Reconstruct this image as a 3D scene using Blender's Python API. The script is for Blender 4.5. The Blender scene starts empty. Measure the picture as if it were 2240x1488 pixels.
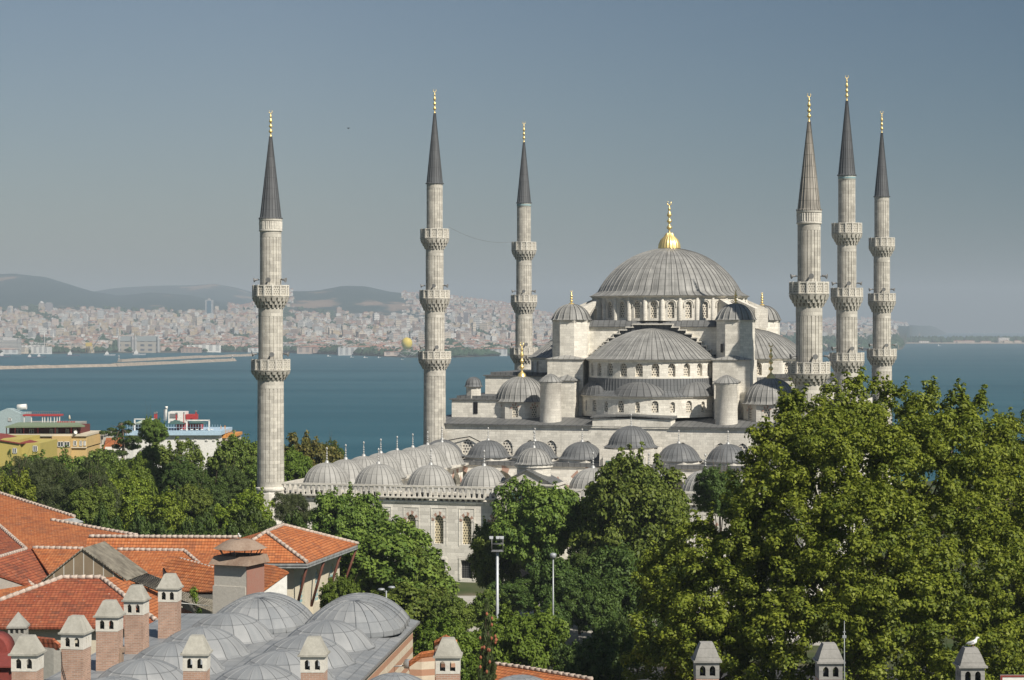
import bpy, math, random
import numpy as np
from mathutils import Vector, Matrix
R = math.radians
C = bpy.context.scene
col = C.collection
PI = math.pi
# ------------------------------------------------------------------ camera
F = 4435.0; HV = 713.0; CAMZ = 35.0
cam_d = bpy.data.cameras.new("camera"); cam = bpy.data.objects.new("camera", cam_d); col.objects.link(cam)
cam.location = (0, 0, CAMZ); cam.rotation_euler = (R(90), 0, 0)
cam_d.sensor_width = 36.0; cam_d.lens = F / 2240 * 36.0
cam_d.shift_y = -(744 - HV) / 2240
cam_d.clip_start = 1.0; cam_d.clip_end = 120000.0
C.camera = cam
# ------------------------------------------------------------------ sky and sun
SUN_A, SUN_E = R(41), R(43)
w = bpy.data.worlds.new("World"); C.world = w; w.use_nodes = True
nt = w.node_tree; bg = nt.nodes["Background"]
sky = nt.nodes.new("ShaderNodeTexSky"); sky.sky_type = 'NISHITA'; sky.sun_disc = False
sky.sun_elevation = SUN_E; sky.sun_rotation = R(180) - SUN_A
sky.altitude = 50; sky.air_density = 1.0; sky.dust_density = 1.2; sky.ozone_density = 2.0
# tint multiplied over the sky, darker and bluer to the right, like a polariser
tc = nt.nodes.new("ShaderNodeTexCoord"); sx_ = nt.nodes.new("ShaderNodeSeparateXYZ"); nt.links.new(tc.outputs["Generated"], sx_.inputs[0])
rm_ = nt.nodes.new("ShaderNodeValToRGB"); e_ = rm_.color_ramp; e_.elements[0].position = 0.44; e_.elements[0].color = (1.04, 1.015, 1.005, 1); e_.elements[1].position = 0.66; e_.elements[1].color = (.36, .55, .67, 1)
md_ = nt.nodes.new("ShaderNodeMath"); md_.operation = 'MULTIPLY_ADD'; nt.links.new(sx_.outputs[0], md_.inputs[0]); md_.inputs[1].default_value = 0.5; md_.inputs[2].default_value = 0.5; nt.links.new(md_.outputs[0], rm_.inputs[0])
ml_ = nt.nodes.new("ShaderNodeMix"); ml_.data_type = 'RGBA'; ml_.blend_type = 'MULTIPLY'; ml_.inputs[0].default_value = 1.0; nt.links.new(sky.outputs[0], ml_.inputs[6]); nt.links.new(rm_.outputs[0], ml_.inputs[7])
nt.links.new(ml_.outputs[2], bg.inputs[0]); bg.inputs[1].default_value = 0.0475
sd = bpy.data.lights.new("sun", 'SUN'); sd.energy = 5.0; sd.angle = R(0.5); sd.color = (1.0, 0.93, 0.82)
so = bpy.data.objects.new("sun", sd); col.objects.link(so)
so.rotation_euler = Vector((-math.sin(SUN_A) * math.cos(SUN_E), math.cos(SUN_A) * math.cos(SUN_E), -math.sin(SUN_E))).to_track_quat('-Z', 'Y').to_euler()
so.location = (0, 0, 300)
C.view_settings.view_transform = 'Standard'; C.view_settings.look = 'None'
C.view_settings.exposure = 0.27; C.view_settings.gamma = 1.0
C.cycles.use_denoising = True
C.cycles.max_bounces = 6; C.cycles.diffuse_bounces = 3; C.cycles.transparent_max_bounces = 8
C.cycles.volume_bounces = 0
rnd = random.Random(7)
# ------------------------------------------------------------------ helpers
def pick(u, v, z):
    """world point on the sight line of photo pixel (u, v) at height z"""
    Y = (CAMZ - z) * F / (v - HV)
    return Vector(((u - 1120) * Y / F, Y, z))
def far(u, v, Y):
    return Vector(((u - 1120) * Y / F, Y, CAMZ - (v - HV) * Y / F))
class Plane:
    def __init__(s, *pts):
        p = [pick(*q) for q in pts]; s.p = p[0]; s.n = (p[1] - p[0]).cross(p[2] - p[0]).normalized()
    def at(s, u, v):
        d = Vector(((u - 1120) / F, 1.0, -(v - HV) / F)); o = Vector((0, 0, CAMZ))
        return o + d * ((s.p - o).dot(s.n) / d.dot(s.n))
def tag(o, label=None, cat=None, group=None, kind=None):
    if label: o["label"] = label
    if cat: o["category"] = cat
    if group: o["group"] = group
    if kind: o["kind"] = kind
    return o
def empty(name, loc=(0, 0, 0), rz=0.0, parent=None):
    o = bpy.data.objects.new(name, None); col.objects.link(o); o.location = loc; o.rotation_euler = (0, 0, rz)
    o.empty_display_size = 0.5
    if parent: o.parent = parent
    return o
def copy_tree(o, parent=None):
    c = o.copy(); col.objects.link(c)
    if parent: c.parent = parent
    for ch in KIDS.get(o.name, []): copy_tree(ch, c)
    return c
KIDS = {}
def link(o, parent):
    col.objects.link(o)
    if parent:
        o.parent = parent; KIDS.setdefault(parent.name, []).append(o)
class MB:
    def __init__(s):
        s.v = []; s.f = []; s.uv = []; s.sm = []; s.mi = []
    def vs(s, pts):
        b = len(s.v); s.v += [tuple(p) for p in pts]; return b
    def fi(s, idx, uv=None, sm=False, mi=0):
        s.f.append(tuple(idx)); s.uv.append(uv); s.sm.append(sm); s.mi.append(mi)
    def face(s, pts, uv=None, sm=False, mi=0):
        b = s.vs(pts); s.fi(range(b, b + len(pts)), uv, sm, mi)
    def box(s, x0, x1, y0, y1, z0, z1, rot=0.0, c=None, mi=0):
        p = [Vector(q) for q in ((x0, y0, z0), (x1, y0, z0), (x1, y1, z0), (x0, y1, z0), (x0, y0, z1), (x1, y0, z1), (x1, y1, z1), (x0, y1, z1))]
        if rot or c is not None:
            m = Matrix.Rotation(rot, 4, 'Z'); m.translation = Vector(c or (0, 0, 0)); p = [m @ q for q in p]
        b = s.vs(p)
        for q in ((0, 3, 2, 1), (4, 5, 6, 7), (0, 1, 5, 4), (1, 2, 6, 5), (2, 3, 7, 6), (3, 0, 4, 7)): s.fi([b + i for i in q], mi=mi)
    def hexa(s, p, mi=0):
        """eight corners: bottom four then top four, anticlockwise from above"""
        b = s.vs(p)
        for q in ((0, 3, 2, 1), (4, 5, 6, 7), (0, 1, 5, 4), (1, 2, 6, 5), (2, 3, 7, 6), (3, 0, 4, 7)): s.fi([b + i for i in q], mi=mi)
    def prism(s, poly, z0, z1, ztop=None, mi=0):
        n = len(poly); b = s.vs([(x, y, z0) for x, y in poly] + [(x, y, z1) for x, y in poly])
        s.fi(reversed(range(b, b + n)), mi=mi); s.fi(range(b + n, b + 2 * n), mi=mi)
        for i in range(n): j = (i + 1) % n; s.fi((b + i, b + j, b + n + j, b + n + i), mi=mi)
    def slab(s, pts, t, mi=0):
        """polygon thickened downwards along its normal"""
        p = [Vector(q) for q in pts]; n = Vector((0, 0, 0))
        for i in range(len(p)): n += (p[i] - p[0]).cross(p[(i + 1) % len(p)] - p[0])
        n.normalize()
        if n.z < 0: p.reverse(); n = -n
        k = len(p); b = s.vs(p + [q - n * t for q in p])
        s.fi(range(b, b + k), mi=mi); s.fi(reversed(range(b + k, b + 2 * k)), mi=mi)
        for i in range(k): j = (i + 1) % k; s.fi((b + i, b + k + i, b + k + j, b + j), mi=mi)
    def lathe(s, prof, n=24, cx=0.0, cy=0.0, a0=0.0, a1=2 * PI, un=None, sm=True, angs=None, mi=0):
        """angs: list of (fraction, radial offset) inside one of n repeats; prof: (r, z)"""
        A = []
        for i in range(n):
            if angs:
                for fr, dr in angs: A.append(((i + fr) / n, dr))
            else: A.append((i / n, 0.0))
        full = abs(a1 - a0 - 2 * PI) < 1e-6
        if not full: A.append((1.0, A[0][1]))
        m = len(A); un = un or n; L = [0.0]
        for k in range(1, len(prof)): L.append(L[-1] + math.hypot(prof[k][0] - prof[k - 1][0], prof[k][1] - prof[k - 1][1]))
        b = len(s.v)
        for r, z in prof:
            for t, dr in A:
                a = a0 + (a1 - a0) * t; q = max(0.0, r + (dr if r > 0.05 else 0.0)); s.v.append((cx + q * math.cos(a), cy + q * math.sin(a), z))
        for k in range(len(prof) - 1):
            for i in range(m if full else m - 1):
                j = (i + 1) % m; t0 = A[i][0] * un; t1 = (A[j][0] if j else 1.0) * un
                uv = ((t0, L[k]), (t1, L[k]), (t1, L[k + 1]), (t0, L[k + 1]))
                if prof[k + 1][0] < 1e-4: s.fi((b + k * m + i, b + k * m + j, b + (k + 1) * m + i), uv[:3], sm, mi)
                elif prof[k][0] < 1e-4: s.fi((b + k * m + i, b + (k + 1) * m + j, b + (k + 1) * m + i), (uv[0], uv[2], uv[3]), sm, mi)
                else: s.fi((b + k * m + i, b + k * m + j, b + (k + 1) * m + j, b + (k + 1) * m + i), uv, sm, mi)
    def tube(s, pts, r, n=6, mi=0):
        pts = [Vector(p) for p in pts]; rs = r if isinstance(r, (list, tuple)) else [r] * len(pts); b = len(s.v)
        for k, p in enumerate(pts):
            d = (pts[min(k + 1, len(pts) - 1)] - pts[max(k - 1, 0)]).normalized()
            x = d.cross(Vector((0, 0, 1)) if abs(d.z) < 0.9 else Vector((1, 0, 0))).normalized(); y = d.cross(x)
            for i in range(n): a = 2 * PI * i / n; s.v.append(tuple(p + (x * math.cos(a) + y * math.sin(a)) * rs[k]))
        for k in range(len(pts) - 1):
            for i in range(n): j = (i + 1) % n; s.fi((b + k * n + i, b + k * n + j, b + (k + 1) * n + j, b + (k + 1) * n + i), None, True, mi)
        s.fi(reversed(range(b, b + n)), mi=mi); e = b + (len(pts) - 1) * n; s.fi(range(e, e + n), mi=mi)
    def mesh(s, name, mats):
        me = bpy.data.meshes.new(name); me.from_pydata(s.v, [], s.f)
        V = np.array(s.v, dtype=float) if s.v else np.zeros((0, 3))
        out = np.zeros((sum(len(f) for f in s.f), 2)); k = 0
        for f, uv in zip(s.f, s.uv):
            n = len(f)
            if uv is not None: out[k:k + n] = uv
            else:
                P = V[list(f)]; nn = np.cross(P[1] - P[0], P[2] - P[0])
                if n > 3: nn = nn + np.cross(P[2] - P[0], P[3] - P[0])
                l = np.linalg.norm(nn); nn = nn / l if l > 1e-12 else np.array([0, 0, 1.0])
                t = np.array([-nn[1], nn[0], 0.0]); tl = np.linalg.norm(t)
                t = t / tl if tl > 0.02 else np.array([1.0, 0, 0]); bb = np.cross(nn, t)
                out[k:k + n, 0] = P @ t; out[k:k + n, 1] = P @ bb
            k += n
        ul = me.uv_layers.new(name="UVMap"); ul.data.foreach_set("uv", out.astype(np.float32).ravel())
        me.polygons.foreach_set("use_smooth", s.sm); me.polygons.foreach_set("material_index", s.mi)
        for m in (mats if isinstance(mats, (list, tuple)) else [mats]): me.materials.append(m)
        me.update(); return me
    def build(s, name, mats, parent=None, loc=(0, 0, 0), rz=0.0):
        o = bpy.data.objects.new(name, s.mesh(name, mats)); o.location = loc; o.rotation_euler = (0, 0, rz); link(o, parent); return o
def inst(name, me, parent=None, loc=(0, 0, 0), rz=0.0, sc=(1, 1, 1)):
    o = bpy.data.objects.new(name, me); o.location = loc; o.rotation_euler = (0, 0, rz); o.scale = sc; link(o, parent); return o
# ------------------------------------------------------------------ materials
class NT:
    def __init__(s, name, rough=0.8, spec=0.3, metal=0.0):
        s.m = bpy.data.materials.new(name); s.m.use_nodes = True; s.t = s.m.node_tree
        s.b = s.t.nodes["Principled BSDF"]; s.b.inputs["Roughness"].default_value = rough
        s.b.inputs["Specular IOR Level"].default_value = spec; s.b.inputs["Metallic"].default_value = metal
    def n(s, t, **k):
        x = s.t.nodes.new("ShaderNode" + t)
        for a, b in k.items(): setattr(x, a, b)
        return x
    def l(s, a, b): s.t.links.new(a, b)
    def put(s, sock, val):
        if isinstance(val, bpy.types.NodeSocket): s.l(val, sock)
        elif isinstance(val, (tuple, list)) and len(val) == 3 and sock.type == 'RGBA': sock.default_value = (*val, 1)
        else: sock.default_value = val
    def math(s, op, a, b=None, c=None, clamp=False):
        x = s.n("Math", operation=op, use_clamp=clamp); s.put(x.inputs[0], a)
        if b is not None: s.put(x.inputs[1], b)
        if c is not None: s.put(x.inputs[2], c)
        return x.outputs[0]
    def mix(s, f, a, b, mode='MIX'):
        x = s.n("Mix", data_type='RGBA', blend_type=mode); s.put(x.inputs[0], f); s.put(x.inputs[6], a); s.put(x.inputs[7], b); return x.outputs[2]
    def ramp(s, f, lo, hi, a=0.0, b=1.0):
        x = s.n("MapRange"); s.put(x.inputs[0], f); x.inputs[1].default_value = lo; x.inputs[2].default_value = hi; x.inputs[3].default_value = a; x.inputs[4].default_value = b; return x.outputs[0]
    def cramp(s, f, stops, interp='LINEAR'):
        x = s.n("ValToRGB"); s.put(x.inputs[0], f); e = x.color_ramp; e.interpolation = interp
        while len(e.elements) < len(stops): e.elements.new(0.5)
        for q, (p, c) in zip(e.elements, stops): q.position = p; q.color = (*c, 1)
        return x.outputs[0]
    def uv(s, sx=1.0, sy=1.0):
        u = s.n("UVMap"); mp = s.n("Mapping"); s.l(u.outputs[0], mp.inputs[0]); mp.inputs[3].default_value = (sx, sy, 1); return mp.outputs[0]
    def pos(s, sc=1.0, obj=False):
        g = s.n("TexCoord").outputs["Object"] if obj else s.n("NewGeometry").outputs["Position"]
        mp = s.n("Mapping"); s.l(g, mp.inputs[0]); mp.inputs[3].default_value = sc if isinstance(sc, tuple) else (sc, sc, sc); return mp.outputs[0]
    def noise(s, vec, scale=1.0, detail=4.0, rough=0.55):
        x = s.n("TexNoise"); s.l(vec, x.inputs["Vector"]); x.inputs["Scale"].default_value = scale; x.inputs["Detail"].default_value = detail; x.inputs["Roughness"].default_value = rough; return x.outputs["Fac"]
    def white(s, vec):
        x = s.n("TexWhiteNoise", noise_dimensions='2D'); s.l(vec, x.inputs["Vector"]); return x.outputs["Value"]
    def sep(s, vec):
        x = s.n("SeparateXYZ"); s.l(vec, x.inputs[0]); return x.outputs
    def comb(s, x, y, z=0.0):
        q = s.n("CombineXYZ"); s.put(q.inputs[0], x); s.put(q.inputs[1], y); s.put(q.inputs[2], z); return q.outputs[0]
    def bump(s, h, strength=0.5, dist=0.05):
        x = s.n("Bump"); s.put(x.inputs["Height"], h); x.inputs["Strength"].default_value = strength; x.inputs["Distance"].default_value = dist; s.l(x.outputs[0], s.b.inputs["Normal"])
    def color(s, c): s.put(s.b.inputs["Base Color"], c); return s.m
def flat(name, c, rough=0.7, spec=0.3, metal=0.0, var=0.12, sc=3.0):
    k = NT(name, rough, spec, metal)
    nz = k.noise(k.pos(sc), 1.0, 5)
    return k.color(k.mix(k.ramp(nz, 0.3, 0.7), tuple(x * (1 - var) for x in c), tuple(min(1, x * (1 + var)) for x in c)))
def stone_mat(name, base, dark, bw=1.1, bh=0.42, vary=0.22, stain=0.5, joint=0.75):
    """ashlar: courses with blocks of uneven tone, rain streaks and soot patches"""
    k = NT(name, 0.85, 0.2); uv = k.uv(); sx, sy, _ = k.sep(uv)
    row = k.math('FLOOR', k.math('DIVIDE', sy, bh))
    off = k.white(k.comb(row, 3.7)); xs = k.math('ADD', k.math('DIVIDE', sx, bw), k.math('MULTIPLY', off, 7.3))
    cell = k.white(k.comb(k.math('FLOOR', xs), row))
    fx = k.math('FRACT', xs); fy = k.math('FRACT', k.math('DIVIDE', sy, bh))
    jl = k.math('MAXIMUM', k.math('GREATER_THAN', k.math('ABSOLUTE', k.math('SUBTRACT', fx, 0.5)), 0.475), k.math('GREATER_THAN', k.math('ABSOLUTE', k.math('SUBTRACT', fy, 0.5)), 0.45))
    c = k.mix(k.math('MULTIPLY', cell, 1.0), tuple(x * (1 - vary) for x in base), tuple(x * (1 + vary * 0.6) for x in base))
    p = k.pos(1.0)
    big = k.noise(p, 0.35, 6, 0.6); c = k.mix(k.ramp(big, 0.5, 0.75, 0, stain), c, dark)
    st = k.noise(k.pos((1.6, 1.6, 0.12)), 1.0, 5, 0.65); c = k.mix(k.ramp(st, 0.56, 0.8, 0, stain * 0.9), c, dark)
    fine = k.noise(p, 6.0, 4); c = k.mix(k.ramp(fine, 0.35, 0.7, 0.25, 0.0), c, dark)
    c = k.mix(k.math('MULTIPLY', jl, 1 - joint), c, dark)
    k.bump(k.math('ADD', k.math('MULTIPLY', jl, -1.0), fine), 0.5, 0.03)
    return k.color(c)
def lead_mat(name, a, b, jh=1.35, streak=0.6, rough=0.55, pwk=0.16, sw=.1):
    """lead sheet: one panel per uv unit across, lap joints every jh metres, weathering streaks"""
    k = NT(name, rough, 0.35); uv = k.uv(); sx, sy, _ = k.sep(uv)
    col_ = k.math('FLOOR', sx); row = k.math('FLOOR', k.math('DIVIDE', sy, jh))
    pw = k.white(k.comb(col_, row)); fy = k.math('FRACT', k.math('DIVIDE', sy, jh)); fx = k.math('FRACT', sx)
    st = k.noise(k.comb(k.math('MULTIPLY', sx, 1.9), k.math('MULTIPLY', sy, 0.11)), 1.0, 4, 0.7)
    f = k.math('ADD', k.math('MULTIPLY', pw, pwk), k.math('MULTIPLY', k.ramp(st, 0.3, 0.7), streak), clamp=True)
    c = k.mix(f, a, b)
    nz = k.noise(k.pos(1.0), 0.5, 5); c = k.mix(k.ramp(nz, 0.4, 0.7, 0.0, 0.45), c, tuple(x * 0.62 for x in a))
    ln = k.math('MAXIMUM', k.math('MULTIPLY', k.math('LESS_THAN', fy, 0.05), 0.7), k.math('LESS_THAN', fx, sw * .6))
    ln = k.math('MAXIMUM', ln, k.math('MULTIPLY', k.math('GREATER_THAN', fx, 1 - sw), 0.9))
    c = k.mix(k.math('MULTIPLY', ln, 0.7), c, tuple(x * 0.4 for x in a))
    k.bump(k.math('ADD', k.math('MULTIPLY', k.math('LESS_THAN', fx, 0.13), 1.0), k.math('MULTIPLY', st, 0.6)), 0.35, 0.05)
    return k.color(c)
def tile_mat(name, a, b, dark, rh=0.35, cw=0.3):
    """clay roof tiles: rows of rounded tiles, each its own tone, some old and dark"""
    k = NT(name, 0.8, 0.25); uv = k.uv(); sx, sy, _ = k.sep(uv)
    yy = k.math('DIVIDE', sy, rh); row = k.math('FLOOR', yy); fy = k.math('FRACT', yy)
    xx = k.math('DIVIDE', sx, cw); fx = k.math('FRACT', xx)
    cell = k.white(k.comb(k.math('FLOOR', xx), row))
    c = k.mix(cell, a, b)
    c = k.mix(k.math('MULTIPLY', k.math('GREATER_THAN', k.white(k.comb(row, k.math('FLOOR', k.math('DIVIDE', xx, 2.0)))), 0.88), 0.5), c, dark)
    nz = k.noise(k.pos(1.0), 0.4, 6, 0.65); c = k.mix(k.ramp(nz, 0.48, 0.72, 0, 0.6), c, dark)
    pt = k.noise(k.pos(1.0), 1.7, 3, .7); c = k.mix(k.ramp(pt, .6, .72, 0, .55), c, tuple(min(1, x * 1.25 + .05) for x in b)); sp = k.noise(k.pos(1.0), 5.5, 2, .5); c = k.mix(k.ramp(sp, .71, .75, 0, .8), c, (.5, .46, .4))
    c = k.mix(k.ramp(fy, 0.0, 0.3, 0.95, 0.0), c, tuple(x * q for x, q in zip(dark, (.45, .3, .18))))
    wave = k.math('SINE', k.math('MULTIPLY', fx, 2 * PI))
    k.bump(k.math('ADD', k.math('MULTIPLY', wave, 0.22), k.math('MULTIPLY', fy, -1.0)), 0.8, 0.06)
    return k.color(c)
def lattice_mat(name, pale, hole, sc=0.42):
    """pierced stone window panel: round holes in staggered rows"""
    k = NT(name, 0.8, 0.2); sx, sy, _ = k.sep(k.uv(1 / sc, 1 / sc))
    row = k.math('FLOOR', sy); xs = k.math('ADD', sx, k.math('MULTIPLY', k.math('MODULO', row, 2.0), 0.5))
    dx = k.math('SUBTRACT', k.math('FRACT', xs), 0.5); dy = k.math('SUBTRACT', k.math('FRACT', sy), 0.5)
    r = k.math('SQRT', k.math('ADD', k.math('MULTIPLY', dx, dx), k.math('MULTIPLY', dy, dy)))
    return k.color(k.mix(k.ramp(r, 0.26, 0.36), hole, pale))
def grille_mat(name, bar, hole, sc=0.3, w=0.16):
    k = NT(name, 0.7, 0.3); sx, sy, _ = k.sep(k.uv(1 / sc, 1 / sc))
    g = k.math('MAXIMUM', k.math('LESS_THAN', k.math('FRACT', sx), w), k.math('LESS_THAN', k.math('FRACT', sy), w))
    return k.color(k.mix(g, hole, bar))
def leaf_mat(name, dark, light, trans=0.35, rough=0.55):
    k = NT(name, rough, 0.25)
    g = k.n("NewGeometry"); f = k.math('ADD', k.math('MULTIPLY', g.outputs["Random Per Island"], 0.6), k.math('MULTIPLY', k.ramp(k.noise(k.pos(0.35), 1.0, 3), 0.3, 0.7), 0.4))
    oi = k.n("ObjectInfo").outputs["Random"]
    c = k.mix(f, dark, light); hs = k.n("HueSaturation"); k.l(c, hs.inputs["Color"])
    k.l(k.ramp(oi, 0, 1, 0.487, 0.513), hs.inputs["Hue"]); k.l(k.ramp(oi, 0, 1, 0.85, 1.15), hs.inputs["Value"]); c = hs.outputs[0]
    k.color(c); tr = k.n("BsdfTranslucent"); k.l(k.mix(0.5, c, (0.16, 0.22, 0.02), 'MIX'), tr.inputs[0])
    mx = k.n("MixShader"); mx.inputs[0].default_value = trans; k.l(k.b.outputs[0], mx.inputs[1]); k.l(tr.outputs[0], mx.inputs[2])
    k.l(mx.outputs[0], k.t.nodes["Material Output"].inputs[0]); return k.m
M = {}
M['stone'] = stone_mat("mosque ashlar", (0.84, 0.8, 0.71), (0.3, 0.28, 0.24), stain=0.45, vary=0.15)
M['stone_pale'] = stone_mat("pale ashlar", (0.74, 0.705, 0.63), (0.22, 0.2, 0.175), stain=0.42, vary=0.1)
M['stone_min'] = stone_mat("minaret limestone", (0.6, 0.57, 0.505), (0.2, 0.185, 0.16), bw=0.9, bh=0.5, vary=0.22, stain=0.5, joint=0.8)
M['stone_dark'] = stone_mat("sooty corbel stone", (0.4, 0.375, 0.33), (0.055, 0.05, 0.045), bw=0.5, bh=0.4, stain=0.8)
M['stone_yard'] = stone_mat("courtyard ashlar", (0.8, 0.765, 0.69), (0.4, 0.375, 0.33), bw=1.3, bh=0.5, vary=0.2, stain=0.25)
M['plaster'] = flat("aged plaster", (0.5, 0.47, 0.41), 0.85, 0.15, var=0.15, sc=1.2)
M['lead'] = lead_mat("weathered lead", (0.15, 0.15, 0.144), (0.42, 0.413, 0.39), streak=0.8)
M['lead_dark'] = lead_mat("dark lead", (0.115, 0.12, 0.124), (0.225, 0.23, 0.233), streak=0.45)
M['lead_pale'] = lead_mat("pale lead", (0.3, 0.295, 0.277), (0.46, 0.45, 0.42), streak=0.4)
M['lead_roof'] = lead_mat("lead roof sheet", (0.12, 0.123, 0.123), (0.21, 0.21, 0.208), streak=0.5)
M['lead_near'] = lead_mat("near lead sheet", (0.2, 0.215, 0.23), (0.33, 0.335, 0.335), jh=1.7, streak=0.4, pwk=0.55, sw=.03)
M['slate'] = lead_mat("spire lead", (0.1, 0.105, 0.112), (0.175, 0.18, 0.188), jh=1.5, streak=0.3)
M['spire_pale'] = lead_mat("stained spire lead", (0.1, 0.095, 0.088), (0.5, 0.46, 0.4), jh=1.5, streak=1.0)
M['gold'] = flat("gilded copper", (0.94, 0.7, 0.29), 0.4, 0.5, 0.75, var=0.1)
M['silver'] = flat("grey finial metal", (0.42, 0.42, 0.41), 0.45, 0.4, 0.2)
M['lattice'] = lattice_mat("pierced window panel", (0.62, 0.57, 0.48), (0.06, 0.06, 0.06))
M['lattice_big'] = lattice_mat("coarse pierced window panel", (0.68, 0.64, 0.56), (0.05, 0.05, 0.05), 0.5)
M['lattice_warm'] = lattice_mat("pierced courtyard window panel", (0.6, 0.53, 0.36), (0.07, 0.06, 0.05), 0.36)
M['lattice_par'] = lattice_mat("pierced parapet panel", (0.55, 0.52, 0.455), (0.2, 0.185, 0.16), 0.3)
M['grille'] = grille_mat("iron grille over dark room", (0.12, 0.12, 0.12), (0.018, 0.02, 0.022))
M['dark'] = flat("dark void", (0.02, 0.02, 0.022), 0.9, 0.1)
M['metal'] = flat("grey painted metal", (0.35, 0.37, 0.38), 0.45, 0.5, 0.3)
M['horn'] = flat("loudspeaker grey", (0.2, 0.2, 0.2), 0.5, 0.4)
M['turq'] = grille_mat("turquoise tile band", (0.45, 0.46, 0.42), (0.1, 0.3, 0.36), 0.45, 0.4)
M['green_panel'] = flat("green inscription panel", (0.1, 0.18, 0.15), 0.6)
M['brickred'] = flat("red voussoir stone", (0.42, 0.27, 0.21), 0.85)
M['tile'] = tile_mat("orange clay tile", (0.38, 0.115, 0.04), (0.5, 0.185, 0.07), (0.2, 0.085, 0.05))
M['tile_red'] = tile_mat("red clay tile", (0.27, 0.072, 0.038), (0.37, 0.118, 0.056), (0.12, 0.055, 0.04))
M['mortar'] = flat("pinkish ridge mortar", (0.47, 0.39, 0.33), 0.9, 0.1, var=0.35, sc=4)
M['leaf_plane'] = leaf_mat("plane leaves", (0.06, 0.105, 0.013), (0.31, 0.355, 0.04), 0.3)
M['leaf_mid'] = leaf_mat("mid green leaves", (0.055, 0.105, 0.018), (0.24, 0.31, 0.055), 0.28)
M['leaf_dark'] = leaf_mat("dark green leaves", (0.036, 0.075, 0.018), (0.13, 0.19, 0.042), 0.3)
M['leaf_olive'] = leaf_mat("olive conifer needles", (0.04, 0.06, 0.02), (0.115, 0.14, 0.05), 0.25)
M['leaf_brown'] = leaf_mat("brown tinged leaves", (0.06, 0.07, 0.018), (0.2, 0.15, 0.04), 0.3)
M['leaf_bright'] = leaf_mat("bright green leaves", (0.085, 0.155, 0.02), (0.24, 0.34, 0.05), 0.4)
M['bark'] = flat("bark", (0.13, 0.1, 0.075), 0.9, 0.1, var=0.4)
HAZE = 0.000098
# ------------------------------------------------------------------ mosque frame (x = along the front, y = depth)
TH = 0.2785; OX, OZ = 20.72, 341.88
def mw(a, d, z=0.0):
    return (OX + a * math.cos(TH) + d * math.sin(TH), OZ - a * math.sin(TH) + d * math.cos(TH), z)
RIB = [(0.0, 0.07), (0.09, 0.07), (0.13, 0.0), (0.96, 0.0)]
def scale_rib(h): return [(f, d / 0.07 * h) for f, d in RIB]
def cap_profile(r, z0, rise, n=10, skirt=0.0, drop=0.0, r1=0.0):
    """segmental dome from radius r at z0, with an outward flared skirt below"""
    rs = (r * r + rise * rise) / (2 * rise); zc = z0 + rise - rs; a0 = math.asin(min(1, r / rs))
    if rise > r: a0 = PI - a0
    p = []
    if skirt: p += [(r + skirt, z0 - drop), (r + skirt * 0.45, z0 - drop * 0.62), (r + skirt * 0.12, z0 - drop * 0.2)]
    for i in range(n + 1):
        a = a0 * (1 - i / n); q = rs * math.sin(a); p.append((max(q, r1) if i < n else r1, zc + rs * math.cos(a)))
    return p
def finial_profile(h, r):
    """stacked balls on a rod, h tall, r the largest ball"""
    s = [(0.55, 0), (0.35, .05), (0.3, .10), (0.3, .12), (0.9, .16), (1.0, .19), (0.75, .23), (0.32, .26), (0.3, .32), (0.85, .36), (0.9, .39), (0.6, .43), (0.28, .46), (0.28, .5), (0.8, .55), (0.85, .58), (0.3, .68), (0.22, .70), (0.5, .73), (0.5, .76), (0.16, .82), (0.12, .86), (0.0, .87)]
    return [(r * a, h * b) for a, b in s]
def finial(mb, cx, cy, z, h, r, mi=0, crescent=True, n=10):
    mb.lathe([(a, z + b) for a, b in finial_profile(h, r)], n, cx, cy, mi=mi)
    if crescent:
        c = z + h * 0.93; q = h * 0.062; pts = [(cx + q * math.sin(t), cy, c - q * math.cos(t)) for t in [R(-150 + 30 * i) for i in range(11)]]
        mb.tube(pts, [r * 0.08 + r * 0.13 * math.sin(PI * i / 10) for i in range(11)], 5, mi)
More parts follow.
